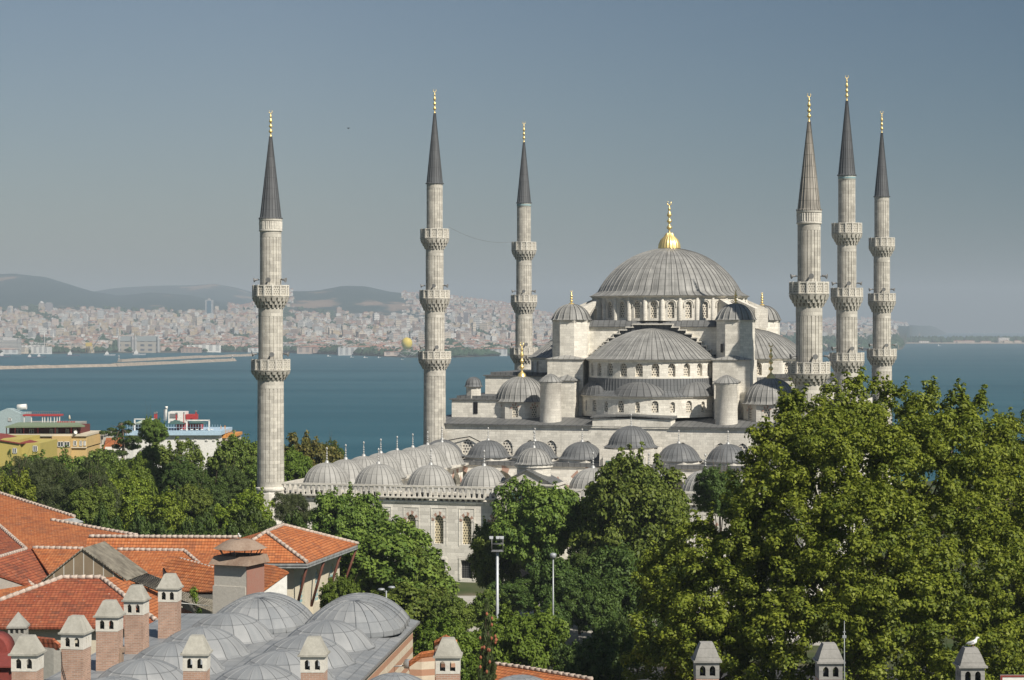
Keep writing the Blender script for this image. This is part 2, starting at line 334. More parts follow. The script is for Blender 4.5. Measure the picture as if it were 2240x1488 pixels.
# ---------------------------------------------------------------- minarets
FLUTE = [(0.0, -0.1), (0.14, -0.1), (0.2, 0.0), (0.94, 0.0)]
def shaft_section(mb, z0, z1, r0, r1, plain=0.9, n=20):
    mb.lathe([(r0, z0), (r0, z0 + plain * 0.6)], n * 2, sm=False, un=2 * PI * r0)
    mb.lathe([(r0, z0 + plain * 0.6), (r1, z1 - plain)], n, angs=FLUTE, sm=False, un=2 * PI * r0)
    mb.lathe([(r1, z1 - plain), (r1, z1)], n * 2, sm=False, un=2 * PI * r0)
def balcony(root, z_top, z_floor, z_bot, r_par, r_shaft, n=14):
    o = empty("balcony", (0, 0, 0), 0, root); KIDS.setdefault(root.name, []).append(o)
    pm = MB(); h = z_top - z_floor
    for i in range(n):
        a = 2 * PI * (i + .5) / n; ap = r_par * math.cos(PI / n); wd = 2 * r_par * math.sin(PI / n)
        m = lambda x0, x1, y0, y1, q0, q1: pm.box(x0, x1, y0, y1, q0, q1, a, (0, 0, 0))
        m2 = lambda x0, x1, y0, y1, q0, q1: pm.box(x0, x1, y0, y1, q0, q1, a, (0, 0, 0), 1)
        m2(ap - 0.13, ap - 0.05, -wd / 2, wd / 2, z_floor + 0.1, z_top - 0.12)
        m(ap - 0.18, ap + 0.03, -wd / 2 - .02, wd / 2 + .02, z_top - 0.14, z_top)
        pm.box(r_par - 0.2, r_par + 0.05, -0.12, 0.12, z_floor, z_top + 0.03, 2 * PI * i / n, (0, 0, 0))
    pm.lathe([(r_par - .25, z_floor - .02), (r_par + .1, z_floor), (r_par + .12, z_floor + .13), (r_par - .2, z_floor + .15), (r_shaft - .1, z_floor + .15)], n, sm=False, un=16)
    pm.build("parapet", [M['stone_pale'], M['lattice_par']], o)
    cm = MB(); H = z_floor - z_bot; nt_ = 3
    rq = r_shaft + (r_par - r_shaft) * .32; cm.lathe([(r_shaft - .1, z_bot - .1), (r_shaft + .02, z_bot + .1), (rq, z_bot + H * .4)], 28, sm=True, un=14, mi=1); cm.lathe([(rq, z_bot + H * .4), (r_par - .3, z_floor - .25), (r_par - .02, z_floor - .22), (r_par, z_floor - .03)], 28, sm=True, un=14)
    for t in range(nt_):
        q0 = z_bot + H * (0.0 + 0.28 * t); q1 = q0 + H * 0.36; f = (t + 1) / nt_; ro = r_shaft + .12 + (r_par - r_shaft - .06) * f; N = 20
        for i in range(N):
            a = 2 * PI * (i + .5 * (t % 2)) / N; hw = PI / N * ro * (0.6, .68, .78)[t]
            ri = ro - 0.5
            p = [(ri, -hw * .7, q0), (ro - .2, -hw * .7, q0), (ro - .2, hw * .7, q0), (ri, hw * .7, q0), (ri, -hw, q1), (ro, -hw, q1), (ro, hw, q1), (ri, hw, q1)]
            c, s_ = math.cos(a), math.sin(a); cm.hexa([(x * c - y * s_, x * s_ + y * c, z) for x, y, z in p])
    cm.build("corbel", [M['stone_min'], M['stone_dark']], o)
    return o
def horn(mb, r, ang, z):
    c, s_ = math.cos(ang), math.sin(ang); P = lambda q, dz=0: (q * c, q * s_, z + dz)
    mb.tube([P(r - .05), P(r + .45)], 0.05, 5)
    b = len(mb.v); mb.tube([P(r + .2, .05), P(r + .5, .02), P(r + .62, 0), P(r + .9, -.05)], [.14, .13, .15, .36], 10)
def minaret(bal, zs, rs, z_cone0, z_cone1, z_fin, zbase, rpar, frieze=False):
    """bal: (top, floor, bottom) from the highest balcony down; rs: shaft radii from the top section down"""
    root = empty("minaret")
    sh = MB(); tops = [zs] + [b[1] for b in bal]; bots = [b[1] for b in bal] + [zbase]
    for i in range(len(bal) + 1):
        zt = zs if i == 0 else bal[i - 1][2] + .1; zb = bots[i] - (.02 if i < len(bal) else 0)
        shaft_section(sh, zb, zt, rs[i] * (1.0 if i < len(bal) else 1.03), rs[i], 0.8 if i == 0 else 1.3)
    sh.build("shaft", M['stone_min'], root)
    if frieze:
        fm = MB(); r = rs[0]
        fm.lathe([(r, zs), (r + .14, zs + .08), (r + .14, zs + .28), (r + .02, zs + .36)], 40, sm=False, un=10)
        fm.lathe([(r + .02, zs + .36), (r + .05, z_cone0 - .36)], 16, angs=[(0, 0.0), (.2, .09), (.4, 0.02), (.6, .09), (.8, 0.0)], sm=False, un=10)
        fm.lathe([(r + .02, z_cone0 - .36), (r + .12, z_cone0 - .28), (r + .16, z_cone0 - .04), (r - .1, z_cone0)], 40, sm=False, un=10)
        fm.build("frieze", M['stone_pale'], root)
    for k, b in enumerate(bal): balcony(root, *b, rpar[k], rs[k + 1], n=16 if k else 14)
    pm = MB(); rb = rs[-1]
    pm.lathe([(rb + .28, zbase - .5), (rb + .34, zbase - .3), (rb + .32, zbase - .08), (rb + .02, zbase + .05)], 32, sm=False, un=12)
    pm.lathe([(rb + .45, -1.0), (rb + .22, zbase - .5)], 12, sm=False, un=2 * PI * rb)
    pm.build("pedestal", M['stone_yard'], root)
    cn = MB(); r = rs[0]
    cn.lathe([(r + .05, z_cone0 - .02), (r + .17, z_cone0), (r + .15, z_cone0 + .16), (r * .985, z_cone0 + .2)] + [(r * .985 + (0.17 - r * .985) * t, z_cone0 + .2 + (z_cone1 - z_cone0 - .2) * t) for t in (.2, .4, .6, .8, 1.0)] + [(0.0, z_cone1 + .05)], 20, angs=scale_rib(.045), sm=False)
    cn.build("spire", M['slate'], root)
    fn = MB(); finial(fn, 0, 0, z_cone1, z_fin - z_cone1, .29, n=12); fn.build("finial", M['gold'], root)
    for k, b in enumerate(bal[-2:] if len(bal) > 2 else bal):
        for j, a in enumerate((-PI + .35, -PI * .42, -.12)):
            hm = MB(); i_ = (len(bal) - 2 + k) if len(bal) > 2 else k
            horn(hm, rs[i_], a - TH + .2 * k, b[0] + .75); hm.build("loudspeaker", M['horn'], root)
    return root
tall = minaret([(51.8, 50.1, 48.3), (41.2, 39.7, 37.6), (30.6, 29.2, 27.5)], 59.6, [1.4, 1.55, 1.72, 1.9], 59.6, 71.9, 76.1, 12.4, [2.45, 2.6, 2.8])
short = minaret([(40.7, 39.1, 37.5), (30.3, 28.75, 27.4)], 48.2, [1.5, 1.72, 1.83], 50.0, 61.6, 65.3, 12.4, [2.55, 2.7], frieze=True)
MIN = [(short, -36.75, -70.07, "two balconied dark spired minaret at the near left courtyard corner beside the park trees"),
       (short, 38.7, -70.07, "two balconied stone minaret with a pale stained streaky spire rising behind the big plane tree"),
       (tall, -35.5, 0, "three balconied minaret without turquoise tiles at the left front corner of the prayer hall"),
       (tall, 35.5, 0, "turquoise banded minaret between the stained spire minaret and the rightmost one"),
       (tall, -35.5, 57.5, "three balconied minaret with turquoise tiles under its spire, behind the left side of the mosque"),
       (tall, 35.5, 57.5, "rightmost three balconied minaret, a plain stone shaft with the open sea beside it")]
seen = set()
for pr, a, d, lab in MIN:
    o = pr if pr.name not in seen else copy_tree(pr); seen.add(pr.name)
    o.location = mw(a, d); o.rotation_euler = (0, 0, 0); tag(o, lab, "minaret", "minarets of the mosque")
    if "stained" in lab and "between" not in lab:
        for ch in o.children:
            if ch.name.startswith("spire"): ch.material_slots[0].link = 'OBJECT'; ch.material_slots[0].material = M['spire_pale']
    if "turquoise" in lab and "without" not in lab:
        t = MB(); t.lathe([(1.42, 58.9), (1.44, 58.92), (1.44, 59.52), (1.42, 59.55)], 40, un=20); t.build("tile_band", M['turq'], o)
# a festoon cable between the two left hall minarets
cb = MB(); p0 = Vector(mw(-35.5 + 2.2, 0 + 1, 52.2)); p1 = Vector(mw(-35.5 + .5, 57.5 - 2.4, 52.2))
cb.tube([p0.lerp(p1, i / 14) - Vector((0, 0, 4.2 * 4 * (i / 14) * (1 - i / 14) * .35)) for i in range(15)], 0.022, 4)
tag(cb.build("cable", M['horn']), "thin cable sagging between the two left minarets of the prayer hall", "cable")
# ---------------------------------------------------------------- walls with real arched openings
def planar(x0, y0, x1, y1):
    """map (x along, z, depth inwards); the outside is on the right of p0->p1"""
    d = Vector((x1 - x0, y1 - y0)); L = d.length; d /= L; n = Vector((d.y, -d.x))
    return (lambda x, z, q=0.0: (x0 + d.x * x - n.x * q, y0 + d.y * x - n.y * q, z)), L
def curved(cx, cy, r, a0):
    """anticlockwise from angle a0; x is arc length"""
    return lambda x, z, q=0.0: (cx + (r - q) * math.cos(a0 + x / r), cy + (r - q) * math.sin(a0 + x / r), z)
def arch_pts(cx, wd, zs, zsp, pointed, n=8):
    h = wd / 2; pts = [(cx - h, zs), (cx - h, zsp)]
    for i in range(1, n):
        t = PI * i / n
        if pointed: x = -math.cos(t); y = math.sin(t) * (1.0 + 0.25 * (1 - abs(x))); pts.append((cx + h * x, zsp + h * y))
        else: pts.append((cx - h * math.cos(t), zsp + h * math.sin(t)))
    return pts + [(cx + h, zsp), (cx + h, zs)]
def bay(mb, f, x0, x1, z0, z1, win=None, depth=0.35, nx=1):
    """one wall bay from x0 to x1 with an optional arched opening (cx, width, z_sill, z_spring, pointed); returns the panel outline"""
    def quad(a, b, c, d):
        mb.face([f(a, c), f(b, c), f(b, d), f(a, d)])
    if not win:
        for i in range(nx): quad(x0 + (x1 - x0) * i / nx, x0 + (x1 - x0) * (i + 1) / nx, z0, z1)
        return
    cx, wd, zs, zsp, ptd = win; P = arch_pts(cx, wd, zs, zsp, ptd)
    if P[0][0] > x0 + 1e-4: quad(x0, P[0][0], z0, z1)
    if P[-1][0] < x1 - 1e-4: quad(P[-1][0], x1, z0, z1)
    if zs > z0 + 1e-4: quad(P[0][0], P[-1][0], z0, zs)
    for i in range(1, len(P) - 2): mb.face([f(*P[i]), f(*P[i + 1]), f(P[i + 1][0], z1), f(P[i][0], z1)])
    for i in range(len(P)):
        a, b = P[i], P[(i + 1) % len(P)]; mb.face([f(*b), f(*a), f(*a, depth), f(*b, depth)])
    return P
def pane(f, P, depth, mat, parent, name="window"):
    m = MB(); m.face([f(x, z, depth - .02) for x, z in P]); return m.build(name, mat, parent)
def voussoirs(mb, f, P, t=0.3, mi=1, out=0.05):
    for i in range(1, len(P) - 2):
        a, b = P[i], P[i + 1]; cx = (P[0][0] + P[-1][0]) / 2; zc = P[1][1]
        g = lambda p: (p[0] + (p[0] - cx) * t / (abs(P[0][0] - cx)), p[1] + max(0, p[1] - zc) * t / (abs(P[0][0] - cx)) + (0.0 if p[1] > zc else 0))
        mb.face([f(*a, -out), f(*b, -out), f(*g(b), -out), f(*g(a), -out)], mi=(i % 2) * mi)
# ---------------------------------------------------------------- prayer hall
hall = tag(empty("mosque", mw(0, 0), -TH), "huge grey stone mosque with cascading lead domes and a gilded finial on the central dome", "mosque")
def dome(parent, name, cx, cy, prof, n, mat, rib=.06, fin=None, finmat='gold', **k):
    m = MB(); m.lathe(prof, n, cx, cy, angs=scale_rib(rib), sm=False, **k); o = m.build(name, mat, parent)
    if fin:
        fm = MB(); z, h, r = fin; fm.lathe([(r * 1.9, z - .15), (r * 1.5, z + h * .06), (r * .8, z + h * .1), (r * .4, z + h * .14)], 14, cx, cy); finial(fm, cx, cy, z + h * .08, h * .92, r); fm.build("finial", M[finmat], o)
    return o
CY = 29.0
# main dome, fluted gold base and finial
md = dome(hall, "dome", 0, CY, [(14.55, 40.35), (13.9, 40.62), (13.25, 41.0), (12.95, 41.25)] + cap_profile(12.88, 41.45, 7.75, 16, r1=1.2)[1:], 66, M['lead'], .1)
gm = MB()
gm.lathe([(1.75, 48.7), (2.05, 48.95), (1.95, 49.15)], 24, 0, CY)
gm.lathe([(1.95, 49.15), (1.85, 49.9), (1.5, 50.7), (.85, 51.3), (.5, 51.9)], 22, 0, CY, angs=[(0, 0), (.25, .09), (.5, .12), (.75, .09)], sm=True)
finial(gm, 0, CY, 51.8, 6.0, .52, n=14); gm.build("finial", M['gold'], md)
# drum of the main dome: 28 bays with windows and round pilasters
dm = MB(); N = 28; r = 13.85; fm = curved(0, CY, r, -PI / 2 - PI / N); L = 2 * PI * r / N; P_ = []
for i in range(N):
    x0 = i * L; P_.append(bay(dm, fm, x0, x0 + L, 35.9, 40.3, (x0 + L / 2, 1.15, 36.35, 38.75, False), .45))
    a = -PI / 2 - PI / N + x0 / r
    dm.lathe([(.42, 35.9), (.42, 39.3), (.3, 39.6), (.3, 40.3)], 10, r * math.cos(a), r * math.sin(a) + CY, un=3, sm=True)
dm.lathe([(13.88, 39.95), (14.2, 40.1), (14.45, 40.33), (13.2, 40.35)], 84, 0, CY, sm=False, un=80)
drum = dm.build("drum", M['stone_pale'], hall)
for P in P_[21:] + P_[:8]: pane(fm, P, .45, M['lattice'], drum)
for P in P_[20:] + P_[:9]:
    cx = (P[0][0] + P[-1][0]) / 2; pts = arch_pts(cx, 1.75, 38.2, 38.75, False)
    am = MB(); am.tube([fm(x, z, -.05) for x, z in pts], .1, 5); am.build("window_moulding", M['stone_pale'], drum)
# flying buttresses round the drum
def buttress(ang):
    m = MB(); c, s_ = math.cos(ang), math.sin(ang); T = lambda q, y, z: (q * c - y * s_, q * s_ + y * c + CY, z)
    hw = .72; out = [(13.6, 35.0), (13.6, 39.75), (14.1, 39.75), (18.0, 38.1), (18.0, 34.6), (16.4, 34.6), (16.4, 36.0)]
    for i in range(1, 6): t = PI / 2 * i / 5; out.append((14.7 + 1.7 * math.cos(t), 36.0 + 2.1 * math.sin(t)))
    out.append((14.7, 35.0)); n = len(out)
    b = m.vs([T(q, -hw, z) for q, z in out] + [T(q, hw, z) for q, z in out])
    tri = [(0, 1, 2), (0, 2, 11 if n > 11 else n - 1)]
    # side faces: split in convex pieces
    arch = list(range(6, n - 1)); top = [2, 3]
    pcs = [[0, 1, 2, n - 2, n - 1], [2, 3, 6] + [], [3, 4, 5, 6]] + [[2, arch[k], arch[k + 1]] for k in range(len(arch) - 1)]
    for p in pcs:
        m.fi([b + i for i in p]); m.fi([b + n + i for i in reversed(p)])
    for i in range(n): j = (i + 1) % n; m.fi((b + j, b + i, b + n + i, b + n + j))
    return m.build("flying_buttress", M['stone_pale'], hall)
for a in (-161, -143, -37, -19, 19, 37, 143, 161): buttress(R(a))
# square base under the drum with a flared lead roof
sq = MB(); sq.box(-13.9, 13.9, CY - 13.9, CY + 13.9, 17.8, 34.75); sq.build("square_base", M['stone'], hall)
rm = MB(); A_ = 14.3; B_ = 13.2
cs = [(-A_, -A_), (A_, -A_), (A_, A_), (-A_, A_)]; ct = [(-B_, -B_), (B_, -B_), (B_, B_), (-B_, B_)]
for i in range(4):
    j = (i + 1) % 4; p = [(cs[i][0], CY + cs[i][1], 34.95), (cs[j][0], CY + cs[j][1], 34.95), (ct[j][0], CY + ct[j][1], 36.0), (ct[i][0], CY + ct[i][1], 36.0)]; rm.face(p)
    rm.face([(cs[j][0], CY + cs[j][1], 34.95), (cs[i][0], CY + cs[i][1], 34.95), (cs[i][0], CY + cs[i][1], 34.76), (cs[j][0], CY + cs[j][1], 34.76)])
rm.face([(x, CY + y, 36.0) for x, y in ct]); rm.face([(x, CY + y, 34.76) for x, y in reversed(cs)]); rm.build("square_base_roof", M['lead_roof'], hall)
# semi domes with windowed drums, stepped gable behind each
def lside(k):
    """front / right / back / left: returns map from side frame (x along, y outwards from centre) to hall frame"""
    c, s_ = [(1, 0), (0, 1), (-1, 0), (0, -1)][k]
    return c, s_
SEMI = [(11.95, 29.25), (11.45, 29.42), (11.0, 29.7), (10.4, 30.2), (9.4, 31.0), (8.2, 31.85), (6.8, 32.75), (5.2, 33.5), (3.4, 34.1), (1.6, 34.45), (0.0, 34.6)]
def semi(k):
    a_mid = [-PI / 2, 0, PI / 2, PI][k]; q = 14.5; cx, cy = q * math.cos(a_mid), CY + q * math.sin(a_mid)
    a0 = a_mid - PI / 2 - .06; a1 = a_mid + PI / 2 + .06
    m = MB(); m.lathe(SEMI, 34, cx, cy, a0, a1, angs=scale_rib(.1), sm=False); o = m.build("semi_dome", M['lead'], hall)
    d = MB(); r = 11.25; f = curved(cx, cy, r, a0); Lt = r * (a1 - a0); n = 13; L = Lt / n; PP = []
    for i in range(n): PP.append(bay(d, f, i * L, (i + 1) * L, 25.6, 29.2, (i * L + L / 2, 1.3, 26.35, 27.95, False), .55))
    d.lathe([(11.2, 28.85), (11.7, 29.0), (11.85, 29.22), (11, 29.24)], 60, cx, cy, a0, a1, sm=False, un=50)
    dr = d.build("semi_dome_drum", M['stone'], hall)
    if k in (0, 1, 3):
        for P in PP[(1 if k == 0 else 0):]: pane(f, P, .55, M['lattice'], dr)
    # stepped gable
    g = MB(); ln = MB(); t_ = Vector((-math.sin(a_mid), math.cos(a_mid))); n_ = Vector((math.cos(a_mid), math.sin(a_mid)))
    st = [(3.5, 35.35), (4.7, 34.85), (5.9, 34.35), (7.0, 33.7), (7.9, 33.0), (8.7, 32.3), (9.5, 31.6), (10.3, 30.9), (11.1, 30.2)]
    px = 0.0
    for x, z in st:
        for sg in (-1, 1):
            if px == 0 and sg == 1: continue
            x0, x1 = ((-x, x) if px == 0 else ((px, x) if sg > 0 else (-x, -px)))
            def cn(x_, y_, z_): p = n_ * (13.45 + y_) + t_ * x_; return (p.x, p.y + CY, z_)
            g.hexa([cn(x0, 1.0, 27), cn(x1, 1.0, 27), cn(x1, .0, 27), cn(x0, .0, 27), cn(x0, 1.0, z - .18), cn(x1, 1.0, z - .18), cn(x1, .0, z - .18), cn(x0, .0, z - .18)])
            e = .14
            ln.hexa([cn(x0 - e, 1.5, z - .18), cn(x1 + e, 1.5, z - .18), cn(x1 + e, -.1, z - .18), cn(x0 - e, -.1, z - .18), cn(x0 - e, 1.5, z), cn(x1 + e, 1.5, z), cn(x1 + e, -.1, z + .05), cn(x0 - e, -.1, z + .05)])
        if px: 
            for sg in (-1, 1):
                x0 = sg * px; zt = pz - .18
                ln.hexa([cn(min(x0, x0 + .1 * sg), 1.42, z), cn(max(x0, x0 + .1 * sg), 1.42, z), cn(max(x0, x0 + .1 * sg), .2, z), cn(min(x0, x0 + .1 * sg), .2, z), cn(min(x0, x0 + .1 * sg), 1.42, zt), cn(max(x0, x0 + .1 * sg), 1.42, zt), cn(max(x0, x0 + .1 * sg), .2, zt), cn(min(x0, x0 + .1 * sg), .2, zt)])
        px, pz = x, z
    go = g.build("stepped_gable", M['slate'], hall); ln.build("coping", M['stone_pale'], go)
    # exedra tier: lower ring wall with windows, lead ring roof and three bulging half domes
    r2 = 12.5; e0 = a_mid - R(76); e1 = a_mid + R(76); w_ = MB(); f2 = curved(cx, cy, r2, e0); L2 = r2 * (e1 - e0); n2 = 11; PP = []
    for i in range(n2):
        l = L2 / n2; big = i % 2 == 0; PP.append(bay(w_, f2, i * l, (i + 1) * l, 19.4, 23.0, (i * l + l / 2, 1.15 if big else .8, 20.3, 21.7, False), .35))
    w_.lathe([(r2, 22.6), (r2 + .3, 22.8), (r2 + .4, 23.0), (r2 - .5, 23.02)], 40, cx, cy, e0, e1, sm=False, un=50)
    for a in (e0, e1):
        p = [(cx + q_ * math.cos(a), cy + q_ * math.sin(a)) for q_ in (8, r2)]; pl = [(*p[0], 18), (*p[1], 18), (*p[1], 23.0), (*p[0], 25.8)]; w_.face(pl if a == e0 else pl[::-1])
    wo = w_.build("exedra_wall", M['stone'], hall)
    if k != 2:
        for P in PP: pane(f2, P, .35, M['lattice'], wo)
    q_ = MB(); q_.lathe([(r2 + .45, 22.98), (r2 - .15, 23.25), (11.5, 23.9), (11.3, 26.0)], 50, cx, cy, e0, e1, sm=False, angs=scale_rib(.05)); q_.build("exedra_roof", M['lead_dark'], hall)
    for da in (-56, 0, 56):
        a = a_mid + R(da); bx, by = cx + 10.2 * math.cos(a), cy + 10.2 * math.sin(a)
        q_ = MB(); q_.lathe([(3.95, 22.99), (3.85, 23.2)] + cap_profile(3.75, 23.3, 2.45, 8), 24, angs=scale_rib(.06), sm=False); ca, sa = math.cos(a), math.sin(a)
        q_.v = [(bx + x * .74 * ca - y * 1.28 * sa, by + x * .74 * sa + y * 1.28 * ca, z) for x, y, z in q_.v]; q_.build("exedra_half_dome", M['lead_roof'], hall)
for k in range(4): semi(k)
# octagonal weight turrets with fluted domes
def octo(r): return [(r * math.cos(PI / 8 + i * PI / 4), r * math.sin(PI / 8 + i * PI / 4)) for i in range(8)]
for sx in (-1, 1):
    for y in (CY - 14.6, CY + 14.6):
        x = 14.7 * sx; m = MB(); m.prism([(x + a, y + b) for a, b in octo(3.4)], 18, 36.0); m.prism([(x + a, y + b) for a, b in octo(3.52)], 35.75, 36.03)
        if y < CY: m.box(x - 3.3, x + 3.2, y - 4.2, y + 3.0, 18, 29.1)
        to = m.build("weight_turret", M['stone'], hall)
        p = [(3.62, 36.03), (3.45, 36.16), (3.3, 36.4)] + cap_profile(3.25, 36.55, 2.35, 9)
        dome(to, "turret_dome", x, y, p, 18, M['lead'], .16, (38.8, 2.5, .34))
        if y < CY:
            q = MB(); e = [(x - 3.5, y - 4.45), (x + 3.4, y - 4.45), (x + 3.4, y - 2.6), (x - 3.5, y - 2.6)]
            q.prism(e, 29.1, 29.22); ap = (x, y - 2.9, 30.0)
            for i in range(4): q.face([(*e[i], 29.22), (*e[(i + 1) % 4], 29.22), ap])
            q.build("turret_apron_roof", M['lead_pale'], to)
            if sx < 0: continue
            dk = MB(); dk.box(x + sx * -1.95 - .14, x + sx * -1.95 + .14, y - 3.28, y - 2.6, 30.4, 31.9); dk.build("slit", M['dark'], to)
# stepped piers in front of the turrets
for sx in (-1, 1):
    x = 14.2 * sx; m = MB(); m.box(x - 2.0, x + 1.9, 7.2, 11.0, 18, 25.4); po = m.build("pier", M['stone'], hall)
    q = MB(); e = [(x - 2.25, 6.95), (x + 2.15, 6.95), (x + 2.15, 11), (x - 2.25, 11)]; q.prism(e, 25.4, 25.55); ap = (x, 9.6, 26.5)
    for i in range(4): q.face([(*e[i], 25.55), (*e[(i + 1) % 4], 25.55), ap])
    q.build("pier_roof", M['lead'], po)
# small round stair turrets
for sx in (-1, 1):
    x = 15.3 * sx - .3; m = MB(); m.lathe([(1.9, 18.3), (1.78, 24.9), (1.95, 25.1), (1.98, 25.35), (1.5, 25.4)], 28, x, 3.4, un=11); so_ = m.build("stair_turret", M['stone_pale'], hall)
    dome(so_, "stair_turret_cap", x, 3.4, [(2.12, 25.36), (1.9, 25.62), (1.35, 26.1), (.7, 26.55), (0, 26.8)], 16, M['lead'], .05)
# corner domes on octagonal drums
for sx, y in ((-1, 9.3), (1, 9.3), (-1, 48.7), (1, 48.7)):
    x = 22.0 * sx - .4; m = MB(); f0 = octo(4.75)
    for i in range(8):
        j = (i + 1) % 8; f, L = planar(x + f0[i][0], y + f0[i][1], x + f0[j][0], y + f0[j][1]); P = bay(m, f, 0, L, 18.2, 21.8, (L / 2, 1.05, 19.1, 20.6, True), .3)
        voussoirs(m, f, P, .34, 1, .03); f0[i] = (f0[i][0], f0[i][1], f, P)
    do = m.build("corner_drum", [M['stone_pale'], M['brickred']], hall)
    if y < CY:
        for q in f0: pane(q[2], q[3], .3, M['lattice'], do)
    dome(do, "corner_dome", x, y, [(5.0, 21.75), (4.75, 21.95), (4.5, 22.25)] + cap_profile(4.45, 22.4, 3.75, 11), 28, M['lead'], .1, (26.2, 6.0, .42))
# front wall of the hall with arched windows, lead eave and roof
fm_ = MB(); f, L = planar(-35.3, 0, 35.3, 0); PW = []
wx = [-29.5, -22.4, -18.3, -14.6, -8.2, 8.2, 14.6, 18.3, 22.4, 29.5]; ed = -35.3; edges = [-35.3] + [(wx[i] + wx[i + 1]) / 2 for i in range(9)] + [35.3]
for i, x in enumerate(wx): PW.append(bay(fm_, f, edges[i] + 35.3, edges[i + 1] + 35.3, 0, 17.95, (x + 35.3, 1.9, 12.8, 14.3, True), .2)); voussoirs(fm_, f, PW[-1], .38, 0, .04)
for a, b, c, d in ((35.3, 0, 35.3, 57.5), (35.3, 57.5, -35.3, 57.5), (-35.3, 57.5, -35.3, 0)):
    g, L = planar(a, b, c, d); bay(fm_, g, 0, L, 0, 17.95, nx=8)
fm_.box(-35.5, 35.5, -.22, 57.7, 17.7, 17.97)
fm_.box(-7.3, 6.2, -.3, 3.6, 17.97, 19.35)
hw = fm_.build("hall_wall", [M['stone'], M['brickred']], hall)
for P in PW: pane(f, P, .2, M['lattice_big'], hw)
rf = MB()
def lean(x0, x1, y0, y1, z0, z1): rf.hexa([(x0, y0, z0 - .16), (x1, y0, z0 - .16), (x1, y1, z0 - .16), (x0, y1, z0 - .16), (x0, y0, z0), (x1, y0, z0), (x1, y1, z1), (x0, y1, z1)])
lean(-35.8, -7.32, -.5, 8, 18.14, 19.2); lean(6.22, 35.8, -.5, 8, 18.14, 19.2); lean(-35.8, 35.8, 8.01, 58, 19.2, 19.2)
# raised centre with a very low gable
for x0, x1, za, zb in ((-7.6, -.5, 19.55, 19.95), (-.5, 6.5, 19.95, 19.55)):
    rf.hexa([(x0, -.6, za - .2), (x1, -.6, zb - .2), (x1, 4, zb - .2), (x0, 4, za - .2), (x0, -.6, za), (x1, -.6, zb), (x1, 4, zb + .25), (x0, 4, za + .25)])
rf.build("hall_roof", M['lead_roof'], hall)
# side galleries and their little domed turrets
for sx in (-1, 1):
    g = MB(); X = lambda a, b: (min(a * sx, b * sx), max(a * sx, b * sx))
    x0, x1 = X(24.8, 34.3); g.box(x0, x1, 6.0, 52, 18, 22.0)
    x0, x1 = X(19.5, 31.6); g.box(x0, x1, 17.5, 41, 18, 25.9)
    x0, x1 = X(14.5, 22); g.box(x0, x1, 19, 39, 18, 28.9)
    go = g.build("side_gallery", M['stone'], hall)
    r_ = MB()
    x0, x1 = X(24.5, 34.7); r_.box(x0, x1, 5.7, 52.3, 22.0, 22.2); r_.box(x0 + 1, x1 - 1, 7, 51, 22.2, 22.7)
    x0, x1 = X(19.2, 31.9); r_.box(x0, x1, 17.2, 41.3, 25.9, 26.1); r_.box(x0 + 1, x1 - 1, 18.5, 40, 26.1, 26.6)
    r_.build("gallery_roof", M['lead_roof'], go)
    d_ = MB(); cx = 29.9 * sx; d_.box(cx - .38, cx + .38, 5.9, 6.3, 19.6, 21.6); d_.build("doorway", M['dark'], go)
    for yy in (8.3, 50):
        t = MB(); t.lathe([(1.35, 22.2), (1.35, 24.1), (1.55, 24.25), (1.3, 24.3)], 8, 31.0 * sx, yy, sm=False, un=8); to = t.build("roof_turret", M['stone_pale'], hall)
        dome(to, "roof_turret_cap", 31.0 * sx, yy, [(1.65, 24.25), (1.45, 24.5)] + cap_profile(1.4, 24.6, 1.4, 7), 14, M['lead_dark'], .05)
cbm = MB(); cbm.tube([(-34.2, -.5, 20.2), (-35.2, -.7, 18.3), (-35.0, -.7, 14.8), (-30.8, -.5, 15.6), (-29, -.4, 15.9), (-26.8, -.4, 14.9), (-25, -.3, 13.6)], .09, 5)
cbm.build("roof_cable", M['dark'], hall)
# ---------------------------------------------------------------- courtyard
yard = tag(empty("mosque_courtyard", mw(0.97, -70.07), -TH), "arcaded forecourt of the mosque, rows of small pale lead domes behind a stone balustrade", "courtyard")
# local frame: x along the front (0 = portal), y = depth from the front wall
HWID = 36.6; DEP = 69.5
yw = MB(); f, L = planar(-HWID, 0, HWID, 0); top = 10.6
xs = [-4.9 - 4.0 * i for i in range(8)]; xs = sorted(xs + [-x for x in xs]); PW = []; PL = []
def front_bay(x0, x1, x):
    # upper arched window, lower square window: two stacked bays
    P = bay(yw, f, x0 + HWID, x1 + HWID, 4.2, top, (x + HWID, 1.3, 5.15, 8.3, True), .4); PW.append(P)
    voussoirs(yw, f, P, .42, 1, .06)
    a, b = x + HWID - .85, x + HWID + .85; q = lambda u0, u1, z0, z1: yw.face([f(u0, z0), f(u1, z0), f(u1, z1), f(u0, z1)])
    q(x0 + HWID, a, -1, 4.2); q(b, x1 + HWID, -1, 4.2); q(a, b, 3.0, 4.2); q(a, b, -1, .5)
    S = [(a, .5), (a, 3.0), (b, 3.0), (b, .5)]; PL.append(S)
    for i in range(4): p, r_ = S[i], S[(i + 1) % 4]; yw.face([f(*r_), f(*p), f(*p, .4), f(*r_, .4)])
    for u0, u1, z0, z1 in ((a - .3, a, .3, 3.3), (b, b + .3, .3, 3.3), (a, b, 3.0, 3.3)):
        p0, p1 = f(u0, z0, -.08), f(u1, z1, .0); yw.box(p0[0], p1[0], p0[1], p1[1], z0, z1)
    # rectangular moulding round the upper window
    for u0, u1, z0, z1 in ((x - 1.15, x - 1.05, 4.9, 10.0), (x + 1.05, x + 1.15, 4.9, 10.0), (x - 1.15, x + 1.15, 10.0, 10.1)): yw.box(u0, u1, -.05, 0, z0, z1)
